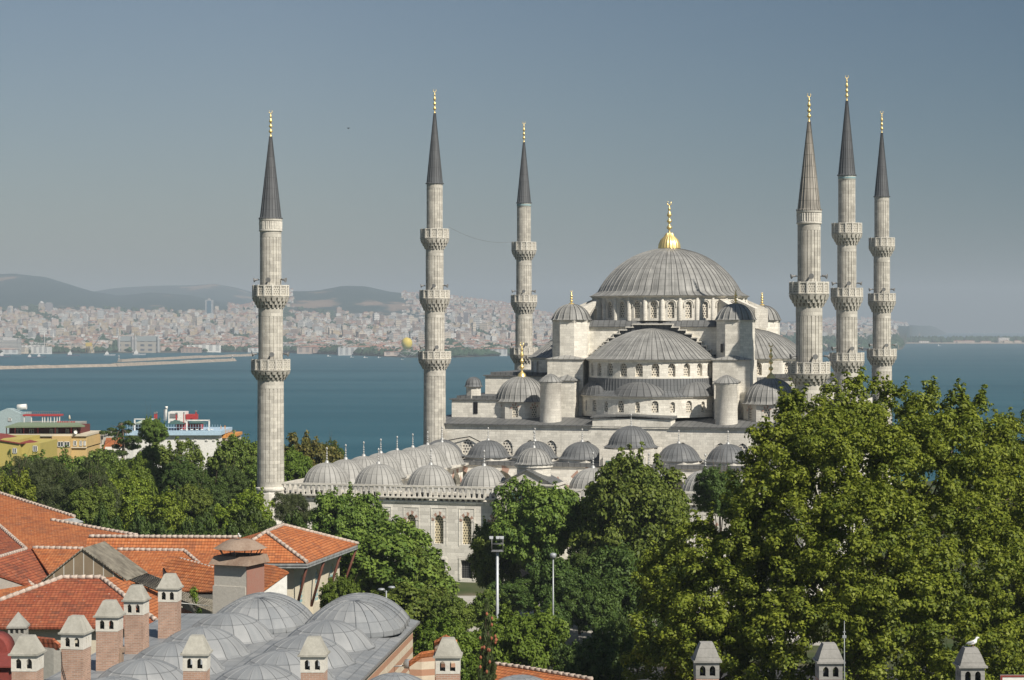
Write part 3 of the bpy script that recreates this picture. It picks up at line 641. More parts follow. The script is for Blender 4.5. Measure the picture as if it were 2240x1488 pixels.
ed = [-HWID] + [(xs[i] + xs[i + 1]) / 2 for i in range(len(xs) - 1)] + [HWID]
for i, x in enumerate(xs): front_bay(ed[i], ed[i + 1], x)
for a, b, c, d in ((HWID, 0, HWID, DEP), (-HWID, DEP, -HWID, 0)):
    g, Lg = planar(a, b, c, d); bay(yw, g, 0, Lg, -1, top, nx=8)
yw.box(-HWID - .12, HWID + .12, -.12, .4, 10.6, 10.78); yw.box(-HWID - .22, HWID + .22, -.22, .4, 10.78, 11.0)
yw.box(-HWID - .25, -HWID + .4, .41, DEP, 10.6, 11.0); yw.box(HWID - .4, HWID + .25, .41, DEP, 10.6, 11.0)
# little pointed drip corbels under the balustrade
n = 94
for i in range(n):
    x = -HWID + (i + .5) * 2 * HWID / n
    yw.hexa([(x - .06, -.22, 10.95), (x + .06, -.22, 10.95), (x + .06, -.2, 10.95), (x - .06, -.2, 10.95), (x - .22, -.46, 11.35), (x + .22, -.46, 11.35), (x + .22, -.1, 11.35), (x - .22, -.1, 11.35)])
yo = yw.build("courtyard_wall", [M['stone_yard'], M['brickred']], yard)
for P in PW: pane(f, P, .4, M['lattice_warm'], yo)
for S in PL: pane(f, S, .4, M['grille'], yo, "grille_window")
# balustrade: posts, rails and turned slabs
bl = MB(); bl.box(-HWID - .55, HWID + .55, -.55, -.05, 11.36, 11.55); bl.box(-HWID - .5, HWID + .5, -.5, -.1, 12.85, 13.1); bl.box(-HWID - .45, HWID + .45, -.05, .1, 11.3, 11.5)
n = 94
for i in range(n + 1):
    x = -HWID + i * 2 * HWID / n; w_ = .2 if i % 6 else .3
    bl.hexa([(x - w_, -.42, 11.55), (x + w_, -.42, 11.55), (x + w_, -.18, 11.55), (x - w_, -.18, 11.55), (x - w_ * .55, -.42, 12.3), (x + w_ * .55, -.42, 12.3), (x + w_ * .55, -.18, 12.3), (x - w_ * .55, -.18, 12.3)])
    bl.hexa([(x - w_ * .55, -.42, 12.3), (x + w_ * .55, -.42, 12.3), (x + w_ * .55, -.18, 12.3), (x - w_ * .55, -.18, 12.3), (x - w_ * .9, -.42, 12.85), (x + w_ * .9, -.42, 12.85), (x + w_ * .9, -.18, 12.85), (x - w_ * .9, -.18, 12.85)])
for sx in (-1, 1): bl.box(*sorted((sx * (HWID + .5), sx * (HWID + .1))), .2, DEP - 1, 12.6, 12.85); bl.box(*sorted((sx * (HWID + .3), sx * (HWID + .1))), .2, DEP - 1, 11.0, 12.6)
bl.build("balustrade", M['stone_pale'], yard)
# arcade: inner walls with pointed arches, flat lead roof
def arcade(x0, y0, x1, y1, nb, z1, mat='stone_yard', spring=7.4, wd=5.6):
    m = MB(); g, Lg = planar(x0, y0, x1, y1); l = Lg / nb
    for i in range(nb):
        P = bay(m, g, i * l, (i + 1) * l, 0, z1, (i * l + l / 2, wd, .05, spring, True), .8); voussoirs(m, g, P, .75, 1, .04)
    m.box(*sorted((x0, x1)), min(y0, y1) - .2, max(y0, y1) + .12, z1 - .35, z1) if abs(y1 - y0) < .1 else m.box(min(x0, x1) - .15, max(x0, x1) + .15, *sorted((y0, y1)), z1 - .35, z1)
    return m.build("arcade", [M[mat], M['brickred']], yard)
W2 = HWID - 8.2
arcade(W2, 8.2, -W2, 8.2, 7, 11.6); arcade(-W2, 8.2, -W2, 60.6, 7, 11.6); arcade(W2, 60.6, W2, 8.2, 7, 11.6); arcade(-W2 - 4, 60.6, W2 + 4, 60.6, 9, 12.2)
dk = MB()
dk.box(-HWID + .5, HWID - .5, .45, 8.0, 11.2, 11.75); dk.box(-HWID + .5, -W2 - .2, 8.01, 60, 11.2, 11.75); dk.box(W2 + .2, HWID - .5, 8.01, 60, 11.2, 11.75); dk.box(-HWID + .5, HWID - .5, 60.3, 69.6, 11.7, 12.35)
dk.build("arcade_roof", M['lead_roof'], yard)
pv = MB(); pv.box(-W2, W2, 8.3, 60, -.3, .03); pv.build("courtyard_paving", M['stone_pale'], yard)
# one small dome, then copies
SMALL = [(4.0, 12.0), (3.72, 12.25), (3.5, 12.62), (3.3, 12.95)] + cap_profile(3.22, 13.15, 2.5, 9)
pale = MB(); pale.lathe(SMALL, 24, angs=scale_rib(.05), sm=False); pale_me = pale.mesh("small_dome", M['lead_pale'])
dark = MB(); dark.lathe([(4.05, 12.85), (3.75, 13.0), (3.5, 13.2)] + cap_profile(3.4, 13.35, 2.3, 9), 26, angs=scale_rib(.05), sm=False); dark_me = dark.mesh("portico_dome", M['lead_dark'])
fb = MB(); fb.lathe([(.34, 0), (.26, .25), (.1, .4)], 10); finial(fb, 0, 0, .3, 1.75, .15, crescent=False, n=8); fb.lathe([(.02, 1.8), (.14, 1.95), (.14, 2.1), (.02, 2.25)], 8); fb_me = fb.mesh("dome_finial", M['silver'])
sqb = MB(); sqb.box(-3.7, 3.7, -3.7, 3.7, 11.7, 12.06); sq_me = sqb.mesh("dome_base", M['stone_pale'])
sqc = MB(); sqc.prism(octo(3.95), 12.3, 12.87); sqc_me = sqc.mesh("dome_base", M['stone_pale'])
def small_dome(x, y, me, base, zf, name="lead_dome", dz=0.0):
    o = inst(name, me, yard, (x, y, dz)); inst("finial", fb_me, o, (0, 0, zf)); inst("dome_base", base, o); return o
sp = 7.75
for i in range(-4, 5):
    if i: small_dome(i * sp, 4.4, pale_me, sq_me, 15.6)
for j in range(1, 8):
    for sx in (-1, 1): small_dome(sx * 4 * sp, 4.4 + j * 7.55, pale_me, sq_me, 15.6)
for i in range(-4, 5):
    if i: small_dome(i * 8.2 - .6, 64.8, dark_me, sqc_me, 15.6)
# raised centre dome of the portico over its gabled portal
pg = MB(); pg.box(-4.6, 4.0, 59.6, 68.6, 12, 14.7)
pg.prism([(-3.9, 59.2), (3.3, 59.2), (3.3, 59.6), (-3.9, 59.6)], 0, 13.6); pg.face([(-3.9, 59.2, 13.6), (3.3, 59.2, 13.6), (-.3, 59.2, 14.6)]); pg.face([(-3.9, 59.2, 13.6), (-.3, 59.2, 14.6), (-.3, 60.0, 14.6), (-3.9, 60.0, 13.6)]); pg.face([(-.3, 59.2, 14.6), (3.3, 59.2, 13.6), (3.3, 60.0, 13.6), (-.3, 60.0, 14.6)])
po = pg.build("portico_portal", M['stone_pale'], yard)
gp = MB(); gp.box(-3.4, 2.8, 59.1, 59.2, 11.4, 12.9); gp.build("inscription_panel", M['green_panel'], po)
o = MB(); o.lathe([(4.6, 14.95), (4.2, 15.1), (3.85, 15.35)] + cap_profile(3.75, 15.5, 2.95, 10), 28, -.3, 64.2, angs=scale_rib(.05), sm=False); oo = o.build("portal_dome", M['lead_dark'], yard)
b_ = MB(); b_.prism([(x - .3, y + 64.2) for x, y in octo(4.5)], 14.4, 14.97); b_.build("dome_base", M['stone_pale'], oo); inst("finial", fb_me, oo, (-.3, 64.2, 18.2))
# main gate: tall portal block, gable, drum and dome
gt = MB(); gt.box(-4.0, 4.0, -1.6, 4.0, -1, 13.5); gt.box(-4.2, 4.2, -1.8, 4.1, 13.5, 13.75)
for sx in (-1, 1): gt.lathe([(.28, 0), (.28, 13.4)], 8, sx * 4.0, -1.55, un=2)
z0, z1 = 13.75, 15.6
gt.face([(-3.4, -1.5, z0), (3.4, -1.5, z0), (0, -1.5, z1)]); gt.face([(3.4, 3.5, z0), (-3.4, 3.5, z0), (0, 3.5, z1)])
go = gt.build("gate", M['stone_pale'], yard)
gr = MB(); gr.slab([(-3.8, -1.8, z0 + .02), (0, -1.8, z1 + .12), (0, 3.6, z1 + .12), (-3.8, 3.6, z0 + .02)], .15); gr.slab([(0, -1.8, z1 + .13), (3.8, -1.8, z0 + .03), (3.8, 3.6, z0 + .03), (0, 3.6, z1 + .13)], .15); gr.build("gable_roof", M['lead_roof'], go)
gp = MB(); gp.box(-2.4, 2.4, -1.68, -1.6, 11.0, 12.6); gp.build("inscription_panel", M['green_panel'], go)
gd = MB(); gd.box(-2.0, 2.0, -1.66, -1.6, .5, 6.5); gd.build("gate_opening", M['dark'], go)
gd = MB(); gd.lathe([(2.35, 13.7), (2.35, 15.7), (2.6, 15.8), (2.62, 16.2), (2.3, 16.25)], 16, 0, 2.2, sm=False, un=14); gdo = gd.build("gate_drum", M['stone_pale'], go)
dome(gdo, "gate_dome", 0, 2.2, [(2.75, 16.2), (2.5, 16.4)] + cap_profile(2.4, 16.5, 1.9, 9), 22, M['lead'], .06); inst("finial", fb_me, gdo, (0, 2.2, 18.3), sc=(.9, .9, 1.1))
# ---------------------------------------------------------------- near buildings
def brick_mat(name, base, mortar, bw=.32, bh=.105):
    k = NT(name, .9, .15); uv = k.uv(); x = k.n("TexBrick"); k.l(uv, x.inputs["Vector"]); x.inputs["Scale"].default_value = 1; x.inputs["Brick Width"].default_value = bw; x.inputs["Row Height"].default_value = bh; x.inputs["Mortar Size"].default_value = .014
    x.inputs["Color1"].default_value = (*[c * .8 for c in base], 1); x.inputs["Color2"].default_value = (*[c * 1.15 for c in base], 1); x.inputs["Mortar"].default_value = (*mortar, 1)
    nz = k.noise(k.pos(1.3), 1, 5); c = k.mix(k.ramp(nz, .45, .75, 0, .5), x.outputs[0], tuple(q * .6 for q in base)); k.bump(x.outputs["Fac"], -.4, .02); return k.color(c)
M['brick'] = brick_mat("chimney brick", (.42, .26, .19), (.45, .38, .32))
M['limewash'] = stone_mat("limewashed lantern", (.66, .63, .56), (.3, .28, .25), bw=3, bh=3, vary=.05, stain=.5, joint=1)
M['capstone'] = stone_mat("lichened cap stone", (.42, .405, .355), (.17, .16, .135), bw=3, bh=3, vary=.05, stain=.75, joint=1)
M['capgrey'] = stone_mat("grey lantern stone", (.34, .33, .31), (.13, .125, .115), bw=2, bh=.6, vary=.1, stain=.7)
k = NT("striped brick and stone wall", .9, .15); z_ = k.sep(k.pos(1.0))[2]; nz = k.noise(k.pos(1.5), 1, 5)
st = k.math('LESS_THAN', k.math('FRACT', k.math('DIVIDE', z_, .95)), .45); M['striped'] = k.color(k.mix(k.ramp(nz, .4, .75, 0, .35), k.mix(st, (.6, .53, .42), (.42, .24, .16)), (.3, .22, .16)))
M['cream'] = stone_mat("cream plaster", (.62, .56, .44), (.36, .32, .25), bw=9, bh=9, vary=.03, stain=.4, joint=1)
M['grey_plaster'] = stone_mat("grey render", (.36, .35, .315), (.18, .17, .15), bw=9, bh=9, vary=.03, stain=.6, joint=1)
M['red_metal'] = flat("red painted metal", (.22, .05, .04), .75); M['zinc'] = flat("grey zinc", (.36, .38, .4), .5, .5, .2)
M['timber'] = flat("dark red timber", (.12, .045, .03), .7); M['rust'] = stone_mat("rusted sheet", (.34, .26, .2), (.13, .065, .04), bw=4, bh=4, vary=.1, stain=.9, joint=1); M['fascia'] = flat("grey eaves board", (.27, .28, .28), .7, .2, 0, .3, 2)
M['white'] = flat("white paint", (.72, .71, .67), .7); M['glassd'] = flat("dark window glass", (.06, .075, .085), .15, .6)
# ---- lead domed building
BX, BY, BR = -7.06, 146.9, -R(5.6)
lb = tag(empty("domed_building", (BX, BY, 0), BR), "long building with two rows of near grey lead domes and a striped side wall", "building")
def bl_(X, Y, z=0.0):
    c, s_ = math.cos(-BR), math.sin(-BR); dx, dy = X - BX, Y - BY; return (dx * c - dy * s_, dx * s_ + dy * c, z)
ZR = 13.9
m = MB(); m.box(-17.9, -.1, -46, -.15, -1, ZR - .45); m.build("wall", M['striped'], lb)
m = MB(); m.box(.2, 62, -44, -30.6, -1, ZR - .95); m.build("wing_wall", M['striped'], lb)
m = MB()
m.slab([(-18.2, -46, ZR), (-18.2, .2, ZR), (-1.0, .2, ZR), (-1.0, -46, ZR)], .3)
m.hexa([(-1.0, -46, ZR - .42), (.3, -46, ZR - .42), (.3, .2, ZR - .42), (-1.0, .2, ZR - .42), (-1.0, -46, ZR), (.3, -46, ZR - .3), (.3, .2, ZR - .3), (-1.0, .2, ZR)])
m.build("roof", M['lead_near'], lb)
m = MB(); m.box(.4, 62, -44.5, -30.4, ZR - .94, ZR - .86); m.build("wing_roof", M['lead_near'], lb)
m = MB(); m.box(.31, .37, -46, .25, ZR - .48, ZR - .33); m.build("gutter", M['horn'], lb)
RB2 = [(0, .035), (.04, .035), (.06, 0), (.985, 0)]
def near_dome(X, Y, r=2.5, rise=1.95, n=16, z=ZR):
    p = bl_(X, Y); d = MB(); d.lathe([(r + .25, z - .02), (r + .05, z + .1)] + cap_profile(r, z + .12, rise, 14), n, p[0], p[1], angs=RB2, sm=False)
    return d.build("lead_dome", M['lead_near'], lb)
for X, Y in ((-19.2, 137.0), (-20.0, 130.6), (-20.75, 124.3), (-21.5, 118.0), (-12.2, 133.6), (-13.0, 127.2), (-13.7, 121.2), (-14.6, 116.2), (-22.0, 112.0)): near_dome(X, Y, 3.0, 1.6)
for u, Y_ in ((865, 115.0), (1140, 114.3), (1405, 112.6)): near_dome((u - 1120) * 115 / F, Y_, 2.75, 2.15, z=ZR - .87)
def long_dome(X, Y0, Y1, r, rise):
    """barrel vault with rounded ends"""
    d = MB(); n = 22; prof = [(r, ZR)] + cap_profile(r, ZR + .35, rise, 12); ang = [2 * PI * i / n for i in range(n)]; b = 0
    for q, z in prof:
        for a in ang:
            y = Y1 - r if math.sin(a) > .01 else Y0 + r
            p = bl_(X + q * math.cos(a) + (y - Y0) * .0985, y + q * math.sin(a)); d.v.append((p[0], p[1], z))
    for k_ in range(len(prof) - 1):
        for i in range(n):
            j = (i + 1) % n
            d.fi((k_ * n + i, k_ * n + j, (k_ + 1) * n + j, (k_ + 1) * n + i), [(i, k_ * .5), (i + 1, k_ * .5), (i + 1, k_ * .5 + .5), (i, k_ * .5 + .5)])
    o = d.build("long_dome", M['lead_near'], lb); rb = MB()
    for i in range(n): rb.tube([Vector(d.v[k_ * n + i]) + Vector((0, 0, .02)) for k_ in range(len(prof) - 1)], .035, 4)
    for q in (.33, .66):
        y = Y0 + r + (Y1 - Y0 - 2 * r) * q; rb.tube([(*bl_(X + s_ * pr[0] + (y - Y0) * .0985, y)[:2], pr[1] + .02) for s_, pr in [(-1, p_) for p_ in prof] + [(1, p_) for p_ in reversed(prof)]], .035, 4)
    rb.build("seam", M['lead_near'], o)
long_dome(-18.1, 138.4, 147.6, 3.45, 1.75); long_dome(-11.3, 136.6, 146.8, 3.45, 1.8)
for y in (-9, -16.5):
    m = MB(); m.tube([(-.4, y, 11.8), (.7, y, 11.9)], .05, 5); m.lathe([(.05, 11.7), (.38, 11.75), (.42, 12.05), (.3, 12.3), (0, 12.35)], 10, .95, y); m.tube([(-.45, y + 1.4, 10.9), (-.35, y + 1.4, 12.9)], .05, 5); m.build("wall_lamp", M['metal'], lb)
# ---- brick chimneys with white arcaded lanterns and truncated caps
def chimney(z_top, shaft_h, w=1.32, cap='capstone', lan='limewash', hh=None):
    root = empty("brick_chimney"); z0 = z_top - .98; z1 = z0 - .86; h = w / 2
    m = MB()
    m.hexa([(-h - .13, -h - .13, z0), (h + .13, -h - .13, z0), (h + .13, h + .13, z0), (-h - .13, h + .13, z0), (-h - .13, -h - .13, z0 + .1), (h + .13, -h - .13, z0 + .1), (h + .13, h + .13, z0 + .1), (-h - .13, h + .13, z0 + .1)])
    t = .33; a = h + .06; m.hexa([(-a, -a, z0 + .1), (a, -a, z0 + .1), (a, a, z0 + .1), (-a, a, z0 + .1), (-t - .16, -t - .16, z0 + .62), (t + .16, -t - .16, z0 + .62), (t + .16, t + .16, z0 + .62), (-t - .16, t + .16, z0 + .62)])
    m.hexa([(-t - .16, -t - .16, z0 + .62), (t + .16, -t - .16, z0 + .62), (t + .16, t + .16, z0 + .62), (-t - .16, t + .16, z0 + .62), (-t, -t, z_top), (t, -t, z_top), (t, t, z_top), (-t, t, z_top)]); m.build("cap", M[cap], root)
    m = MB()
    for i, (a, b) in enumerate((((-h, -h), (h, -h)), ((h, -h), (h, h)), ((h, h), (-h, h)), ((-h, h), (-h, -h)))):
        f, L = planar(*a, *b)
        if i % 2 == 0:
            bay(m, f, 0, L / 2, z1, z0, (L * .29, .3, z1 + .14, z1 + .5, True), .14); bay(m, f, L / 2, L, z1, z0, (L * .71, .3, z1 + .14, z1 + .5, True), .14)
        else: bay(m, f, 0, L / 2, z1, z0, (L * .36, .11, z1 + .3, z1 + .56, True), .14); bay(m, f, L / 2, L, z1, z0, (L * .64, .11, z1 + .3, z1 + .56, True), .14)
    g = h - .14; m.face([(-h, -h, z1), (h, -h, z1), (h, h, z1), (-h, h, z1)])
    for a, b in (((g, -g), (-g, -g)), ((g, g), (g, -g)), ((-g, g), (g, g)), ((-g, -g), (-g, g))): pass
    m.build("lantern", M[lan], root)
    m = MB(); m.box(-h + .02, h - .02, -h + .02, h - .02, z1 - shaft_h, z1 - .01); m.build("brick_shaft", M['brick'], root)
    return root
CH = [(366, 1255, 137.5, "farthest"), (305, 1282, 131.0, "fourth"), (238, 1312, 124.4, "third"), (163, 1348, 117.3, "second"), (65, 1388, 110.0, "nearest")]
chl = ["white lanterned brick chimney farthest back in the left row, by the rendered stack", "brick chimney with white lantern, second from the back of the left row", "white lanterned brick chimney with a ladder box on its side in the left row", "white lanterned brick chimney with black wire down its front in the left row", "nearest chimney of the left row, only its white lantern and cap above the green netting"]
cha = chimney(18.2, 4.2)
for i, (u, v, Z, _) in enumerate(CH):
    o = cha if i == 0 else copy_tree(cha); o.location = ((u - 1120) * Z / F, Z, 0); o.rotation_euler = (R((0, .5, -.6, .4, 0)[i]), R((.6, -.5, 0, .5, -.4)[i]), BR + R((2, -2, 1, -3, 2)[i])); o.scale = ((1, .97, 1.03, 1.02, 1.05)[i],) * 2 + ((1, 1.004, .997, 1.003, 1)[i],); tag(o, chl[i], "chimney", "chimneys of the domed building")
    if i == 2: m = MB(); m.box(.66, .8, -.25, .25, 13.4, 15.0); m.box(.66, .9, -.12, .3, 15.0, 15.3); m.build("side_ladder", M['rust'], o)
    if i == 3: m = MB(); m.tube([(-.62, -.7, 16.2), (-.55, -.72, 15.4), (-.2, -.72, 14.2), (.1, -.72, 13.4)], .025, 4); m.build("wire", M['dark'], o)
CF = [(425, 1390, 110.05, "white lanterned brick chimney standing in front of the left column of lead domes"), (693, 1393, 109.6, "white lanterned brick chimney before the right column of near lead domes"), (985, 1395, 109.2, "white lanterned chimney beside the small orange tiled roof and the striped wall")]
for u, v, Z, lab in CF:
    o = copy_tree(cha); o.location = ((u - 1120) * Z / F, Z, 0); q_ = u / 300; o.rotation_euler = (0, R(math.sin(q_ * 5) * .6), -R(2 + 2 * math.sin(q_ * 3))); o.scale = (1 + .03 * math.sin(q_ * 7),) * 2 + (1,); tag(o, lab, "chimney", "chimneys of the domed building")
CG = [(1545, 1405, 107.7, "grey stone lantern chimney with clean cap, left one of three before the plane tree"), (1813, 1407, 107.4, "grey stone lantern chimney with brown stained cap beside the thin mast"), (2122, 1415, 106.0, "grey stone lantern chimney with a gull standing on its cap")]
chb = chimney(18.2, 4.2, 1.24, 'capgrey', 'capgrey')
for i, (u, v, Z, lab) in enumerate(CG):
    o = chb if i == 0 else copy_tree(chb); o.location = ((u - 1120) * Z / F, Z, 0); o.rotation_euler = (0, 0, R(1)); tag(o, lab, "chimney", "grey chimneys before the plane tree")
    if i == 1: m = MB(); [m.hexa([(x0, -.63 + z0 * .42, 17.3 + z0), (x1, -.63 + z0 * .42, 17.3 + z0), (x1, -.62 + z1 * .42, 17.3 + z1), (x0, -.62 + z1 * .42, 17.3 + z1), (x0, -.66 + z0 * .42, 17.33 + z0), (x1, -.66 + z0 * .42, 17.33 + z0), (x1, -.65 + z1 * .42, 17.33 + z1), (x0, -.65 + z1 * .42, 17.33 + z1)]) for x0, x1, z0, z1 in ((-.2, .16, .28, .4), (-.26, -.08, .1, .28), (.05, .2, .2, .3))]; m.build("cap_stain", M['rust'], o)
def gull(p, rz, lab):
    o = MB(); P = [(-.3, 0, .17), (-.16, 0, .2), (0, 0, .24), (.14, 0, .3), (.2, 0, .4), (.24, 0, .48), (.31, 0, .48), (.4, 0, .46)]; o.tube(P, [.02, .07, .12, .11, .06, .065, .05, .012], 8)
    b = o.build("seagull", flat("white feathers", (.72, .72, .7), .8), None, p, rz); tag(b, lab, "bird")
    w_ = MB(); w_.tube([(-.42, .0, .2), (-.2, .07, .25), (.02, .09, .29)], [.015, .05, .04], 6); w_.tube([(-.42, -.0, .2), (-.2, -.07, .25), (.02, -.09, .29)], [.015, .05, .04], 6); w_.build("folded_wing", flat("grey feathers", (.3, .31, .33), .8), b)
    w_ = MB(); w_.tube([(0, .05, .16), (.02, .05, 0)], .012, 4); w_.tube([(0, -.05, .16), (.02, -.05, 0)], .012, 4); w_.build("leg", M['tile'], b)
gull(((2128 - 1120) * 106 / F, 106, 18.2), R(20), "white gull standing on the rightmost grey chimney cap")
m = MB(); p = pick(1845, 1488, 14.0); Z = 104.5; X = (1847 - 1120) * Z / F; m.tube([(X, Z, 10), (X, Z, 17.5), (X, Z, 19.8)], [.05, .035, .015], 6); m.box(X - .1, X + .1, Z - .03, Z + .03, 18.9, 19.05); m.box(X - .07, X + .07, Z - .03, Z + .03, 19.2, 19.25); tag(m.build("antenna_mast", M['metal']), "thin grey mast rising beside the brown stained chimney", "mast")
m = MB(); X, Z = (2215 - 1120) * 100 / F, 100; zt = CAMZ - (1477 - HV) * 100 / F; m.box(X - .6, X + .7, Z, Z + .06, zt - 1.2, zt); so_ = tag(m.build("sign_board", M['white']), "white sign board with a red edge cut off at the lower right corner", "sign"); m = MB(); m.box(X - .6, X + .7, Z - .02, Z, zt - .1, zt); m.box(X - .6, X - .5, Z - .02, Z, zt - 1.2, zt - .1); m.build("red_edge", M['red_metal'], so_); m = MB(); m.tube([(X - .5, Z + .1, 5), (X - .5, Z + .1, zt - .1)], .04, 5); m.tube([(X + .6, Z + .1, 5), (X + .6, Z + .1, zt - .1)], .04, 5); m.build("post", M['metal'], so_)
# ---- orange tiled roofs
def ridge(mb, a, b, r=.2, gap=.55):
    """ridge tiles set in pale mortar, one after the other"""
    a, b = Vector(a), Vector(b); n = max(1, int((b - a).length / gap)); d = (b - a) / n
    for i in range(n):
        p = a + d * i; q = p + d * .99; mb.tube([p + Vector((0, 0, .03)), p.lerp(q, .5) + Vector((0, 0, .05)), q + Vector((0, 0, .07))], [r * .95, r, r * 1.03], 6)
def house(name, pos, lab):
    return tag(empty(name, pos), lab, "building")
def roof_face(o, pl, pix, mat='tile', t=.22, wall=None, name="roof", lift=0.0, zb=0.0):
    P = [pl.at(u, v) + Vector((0, 0, lift)) for u, v in pix]; L = Vector(o.location); m = MB(); m.slab([p - L for p in P], t); ro = m.build(name, M[mat], o)
    if wall:
        c = sum(P, Vector()) / len(P); Q = [c + (p - c) * .955 for p in P]; w_ = MB(); n = len(Q)
        ar = sum(Q[i].x * Q[(i + 1) % n].y - Q[(i + 1) % n].x * Q[i].y for i in range(n))
        if ar < 0: Q.reverse()
        b = w_.vs([(q.x - L.x, q.y - L.y, zb) for q in Q] + [(q.x - L.x, q.y - L.y, q.z - t - .12) for q in Q])
        for i in range(n): j = (i + 1) % n; w_.fi((b + i, b + j, b + n + j, b + n + i))
        w_.build("wall", M[wall], o)
    return ro
def ridges(o, pl, lines, r=.2):
    L = Vector(o.location)
    for q, (a, b) in zip(pl if isinstance(pl, list) else [pl] * len(lines), lines): m = MB(); ridge(m, q.at(*a) - L, q.at(*b) - L, r); m.build("ridge_tiles", M['mortar'], o)
# far left long roof
A = Plane((-90, 1052, 17.5), (300, 1172, 13.2), (0, 1200, 12.6))
h1 = house("tiled_house", A.at(60, 1150), "long building at the far left with a broad red tiled roof and white mortared hip"); h1.location.z = 0
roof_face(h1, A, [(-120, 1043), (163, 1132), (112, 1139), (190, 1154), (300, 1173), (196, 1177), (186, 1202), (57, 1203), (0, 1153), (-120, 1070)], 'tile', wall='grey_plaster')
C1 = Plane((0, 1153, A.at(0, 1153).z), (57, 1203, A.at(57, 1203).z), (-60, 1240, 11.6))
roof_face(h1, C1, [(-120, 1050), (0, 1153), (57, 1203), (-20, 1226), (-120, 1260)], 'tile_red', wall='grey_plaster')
ridges(h1, A, [((-120, 1042), (163, 1131)), ((112, 1138), (300, 1172)), ((-60, 1103), (0, 1152)), ((0, 1152), (57, 1202))], .2)
m = MB(); L = Vector(h1.location); m.slab([A.at(112, 1139) - L + Vector((0, 0, -.05)), A.at(163, 1132) - L + Vector((0, 0, -.05)), A.at(172, 1136) - L + Vector((.4, .6, -.3)), A.at(130, 1145) - L + Vector((0, 0, -.6))], .5); m.build("eaves_board", M['fascia'], h1)
# middle roofs behind the skylight
U = Plane((198, 1174, 13.9), (518, 1176, 13.9), (300, 1210, 12.4))
h2 = house("tiled_house", U.at(350, 1190), "middle tiled building with parallel orange ridges behind the glazed gable"); h2.location.z = 0
roof_face(h2, U, [(192, 1175), (522, 1176), (560, 1215), (186, 1206)], 'tile', wall='grey_plaster')
Hp = Plane((73, 1199, 13.3), (403, 1205, 13.2), (250, 1290, 10.4))
roof_face(h2, Hp, [(70, 1199), (403, 1205), (505, 1206), (505, 1300), (400, 1320), (300, 1300), (96, 1285), (112, 1262)], 'tile', wall='grey_plaster')
E1 = Plane((-60, 1237, 13.2), (57, 1203, 13.2), (70, 1281, 10.9))
roof_face(h2, E1, [(-60, 1238), (57, 1203), (74, 1200), (112, 1262), (96, 1284), (70, 1282)], 'tile_red', wall='grey_plaster', lift=.05)
E2 = Plane((-40, 1195, 13.4), (70, 1281, 10.9), (-20, 1320, 10.0))
roof_face(h2, E2, [(-60, 1180), (0, 1224), (72, 1282), (60, 1310), (-60, 1345)], 'tile', wall='grey_plaster', lift=.1)
ridges(h2, [U, Hp, Hp, E1, E2], [((195, 1174), (520, 1176)), ((72, 1199), (182, 1201)), ((257, 1203), (403, 1205)), ((-60, 1237), (57, 1202)), ((-40, 1195), (72, 1282))], .19)
Hd = Plane((393, 1224, 13.2), (465, 1250, 12.6), (390, 1292, 10.8))
roof_face(h2, Hd, [(393, 1223), (353, 1240), (392, 1300), (470, 1300), (476, 1246)], 'tile', wall='grey_plaster', lift=.25, name="dormer_roof")
ridges(h2, [Hp, Hd], [((403, 1205), (437, 1234)), ((393, 1223), (476, 1246))], .17)
# glazed gable skylight with corrugated sheets
sk = tag(empty("skylight_shed"), "weathered glazed gable with corrugated translucent roof among the orange tiles", "skylight"); yk = 178.0
a, b, c = far(98, 1271, yk), far(182, 1201, yk), far(272, 1269, yk); sk.location = (b.x, b.y, a.z); L = Vector(sk.location); bk = Vector((.8, 5.4, 0))
k = NT("dusty framed glazing", .4, .4); fx = k.math('FRACT', k.math('MULTIPLY', k.sep(k.uv())[0], 1.15)); M['glazing'] = k.color(k.mix(k.math('LESS_THAN', fx, .09), k.mix(k.noise(k.pos(.6), 1, 4), (.16, .12, .08), (.28, .22, .15)), (.5, .48, .43)))
k = NT("old corrugated sheet", .75, .3); fx = k.math('FRACT', k.math('MULTIPLY', k.sep(k.uv())[0], 4.0)); k.bump(k.math('SINE', k.math('MULTIPLY', fx, 6.28)), .6, .05); M['corrug'] = k.color(k.mix(k.ramp(k.noise(k.pos(1.2), 1, 5), .35, .65), (.13, .115, .09), (.27, .245, .195)))
m = MB(); m.face([a - L, c - L, b - L]); m.face([a - L - Vector((0, 0, 3)), c - L - Vector((0, 0, 3)), c - L, a - L]); m.build("glazed_gable", M['glazing'], sk)
m = MB(); m.slab([b - L + Vector((0, -.2, .1)), c - L + Vector((.3, -.2, 0)), c - L + bk + Vector((.3, 0, 0)), b - L + bk + Vector((0, 0, .1))], .1); m.build("sheet_roof", M['corrug'], sk); m = MB(); m.slab([a - L + Vector((-.3, -.2, 0)), b - L + Vector((0, -.2, .1)), b - L + bk + Vector((0, 0, .1)), a - L + bk], .1); m.build("sheet_roof", M['corrug'], sk)
# slatted lean-to running down to the right of it
m = MB(); A0, A1, B0, B1 = pick(268, 1262, 11.6), pick(470, 1340, 9.6), pick(312, 1252, 12.0), pick(500, 1325, 10.0)
for i in range(9): t = i / 8; m.tube([A0.lerp(B0, t), A1.lerp(B1, t)], .09, 4)
for i in range(8): t = i / 7; m.tube([A0.lerp(A1, t) - Vector((0, 0, .15)), B0.lerp(B1, t) - Vector((0, 0, .15))], .06, 4)
for t in (0, .5, 1): q = A0.lerp(A1, t); m.tube([q - Vector((0, 0, .1)), (q.x, q.y, 0)], .08, 4)
tag(m.build("slatted_canopy", M['corrug']), "grey slatted canopy sloping down beside the glazed gable", "canopy")
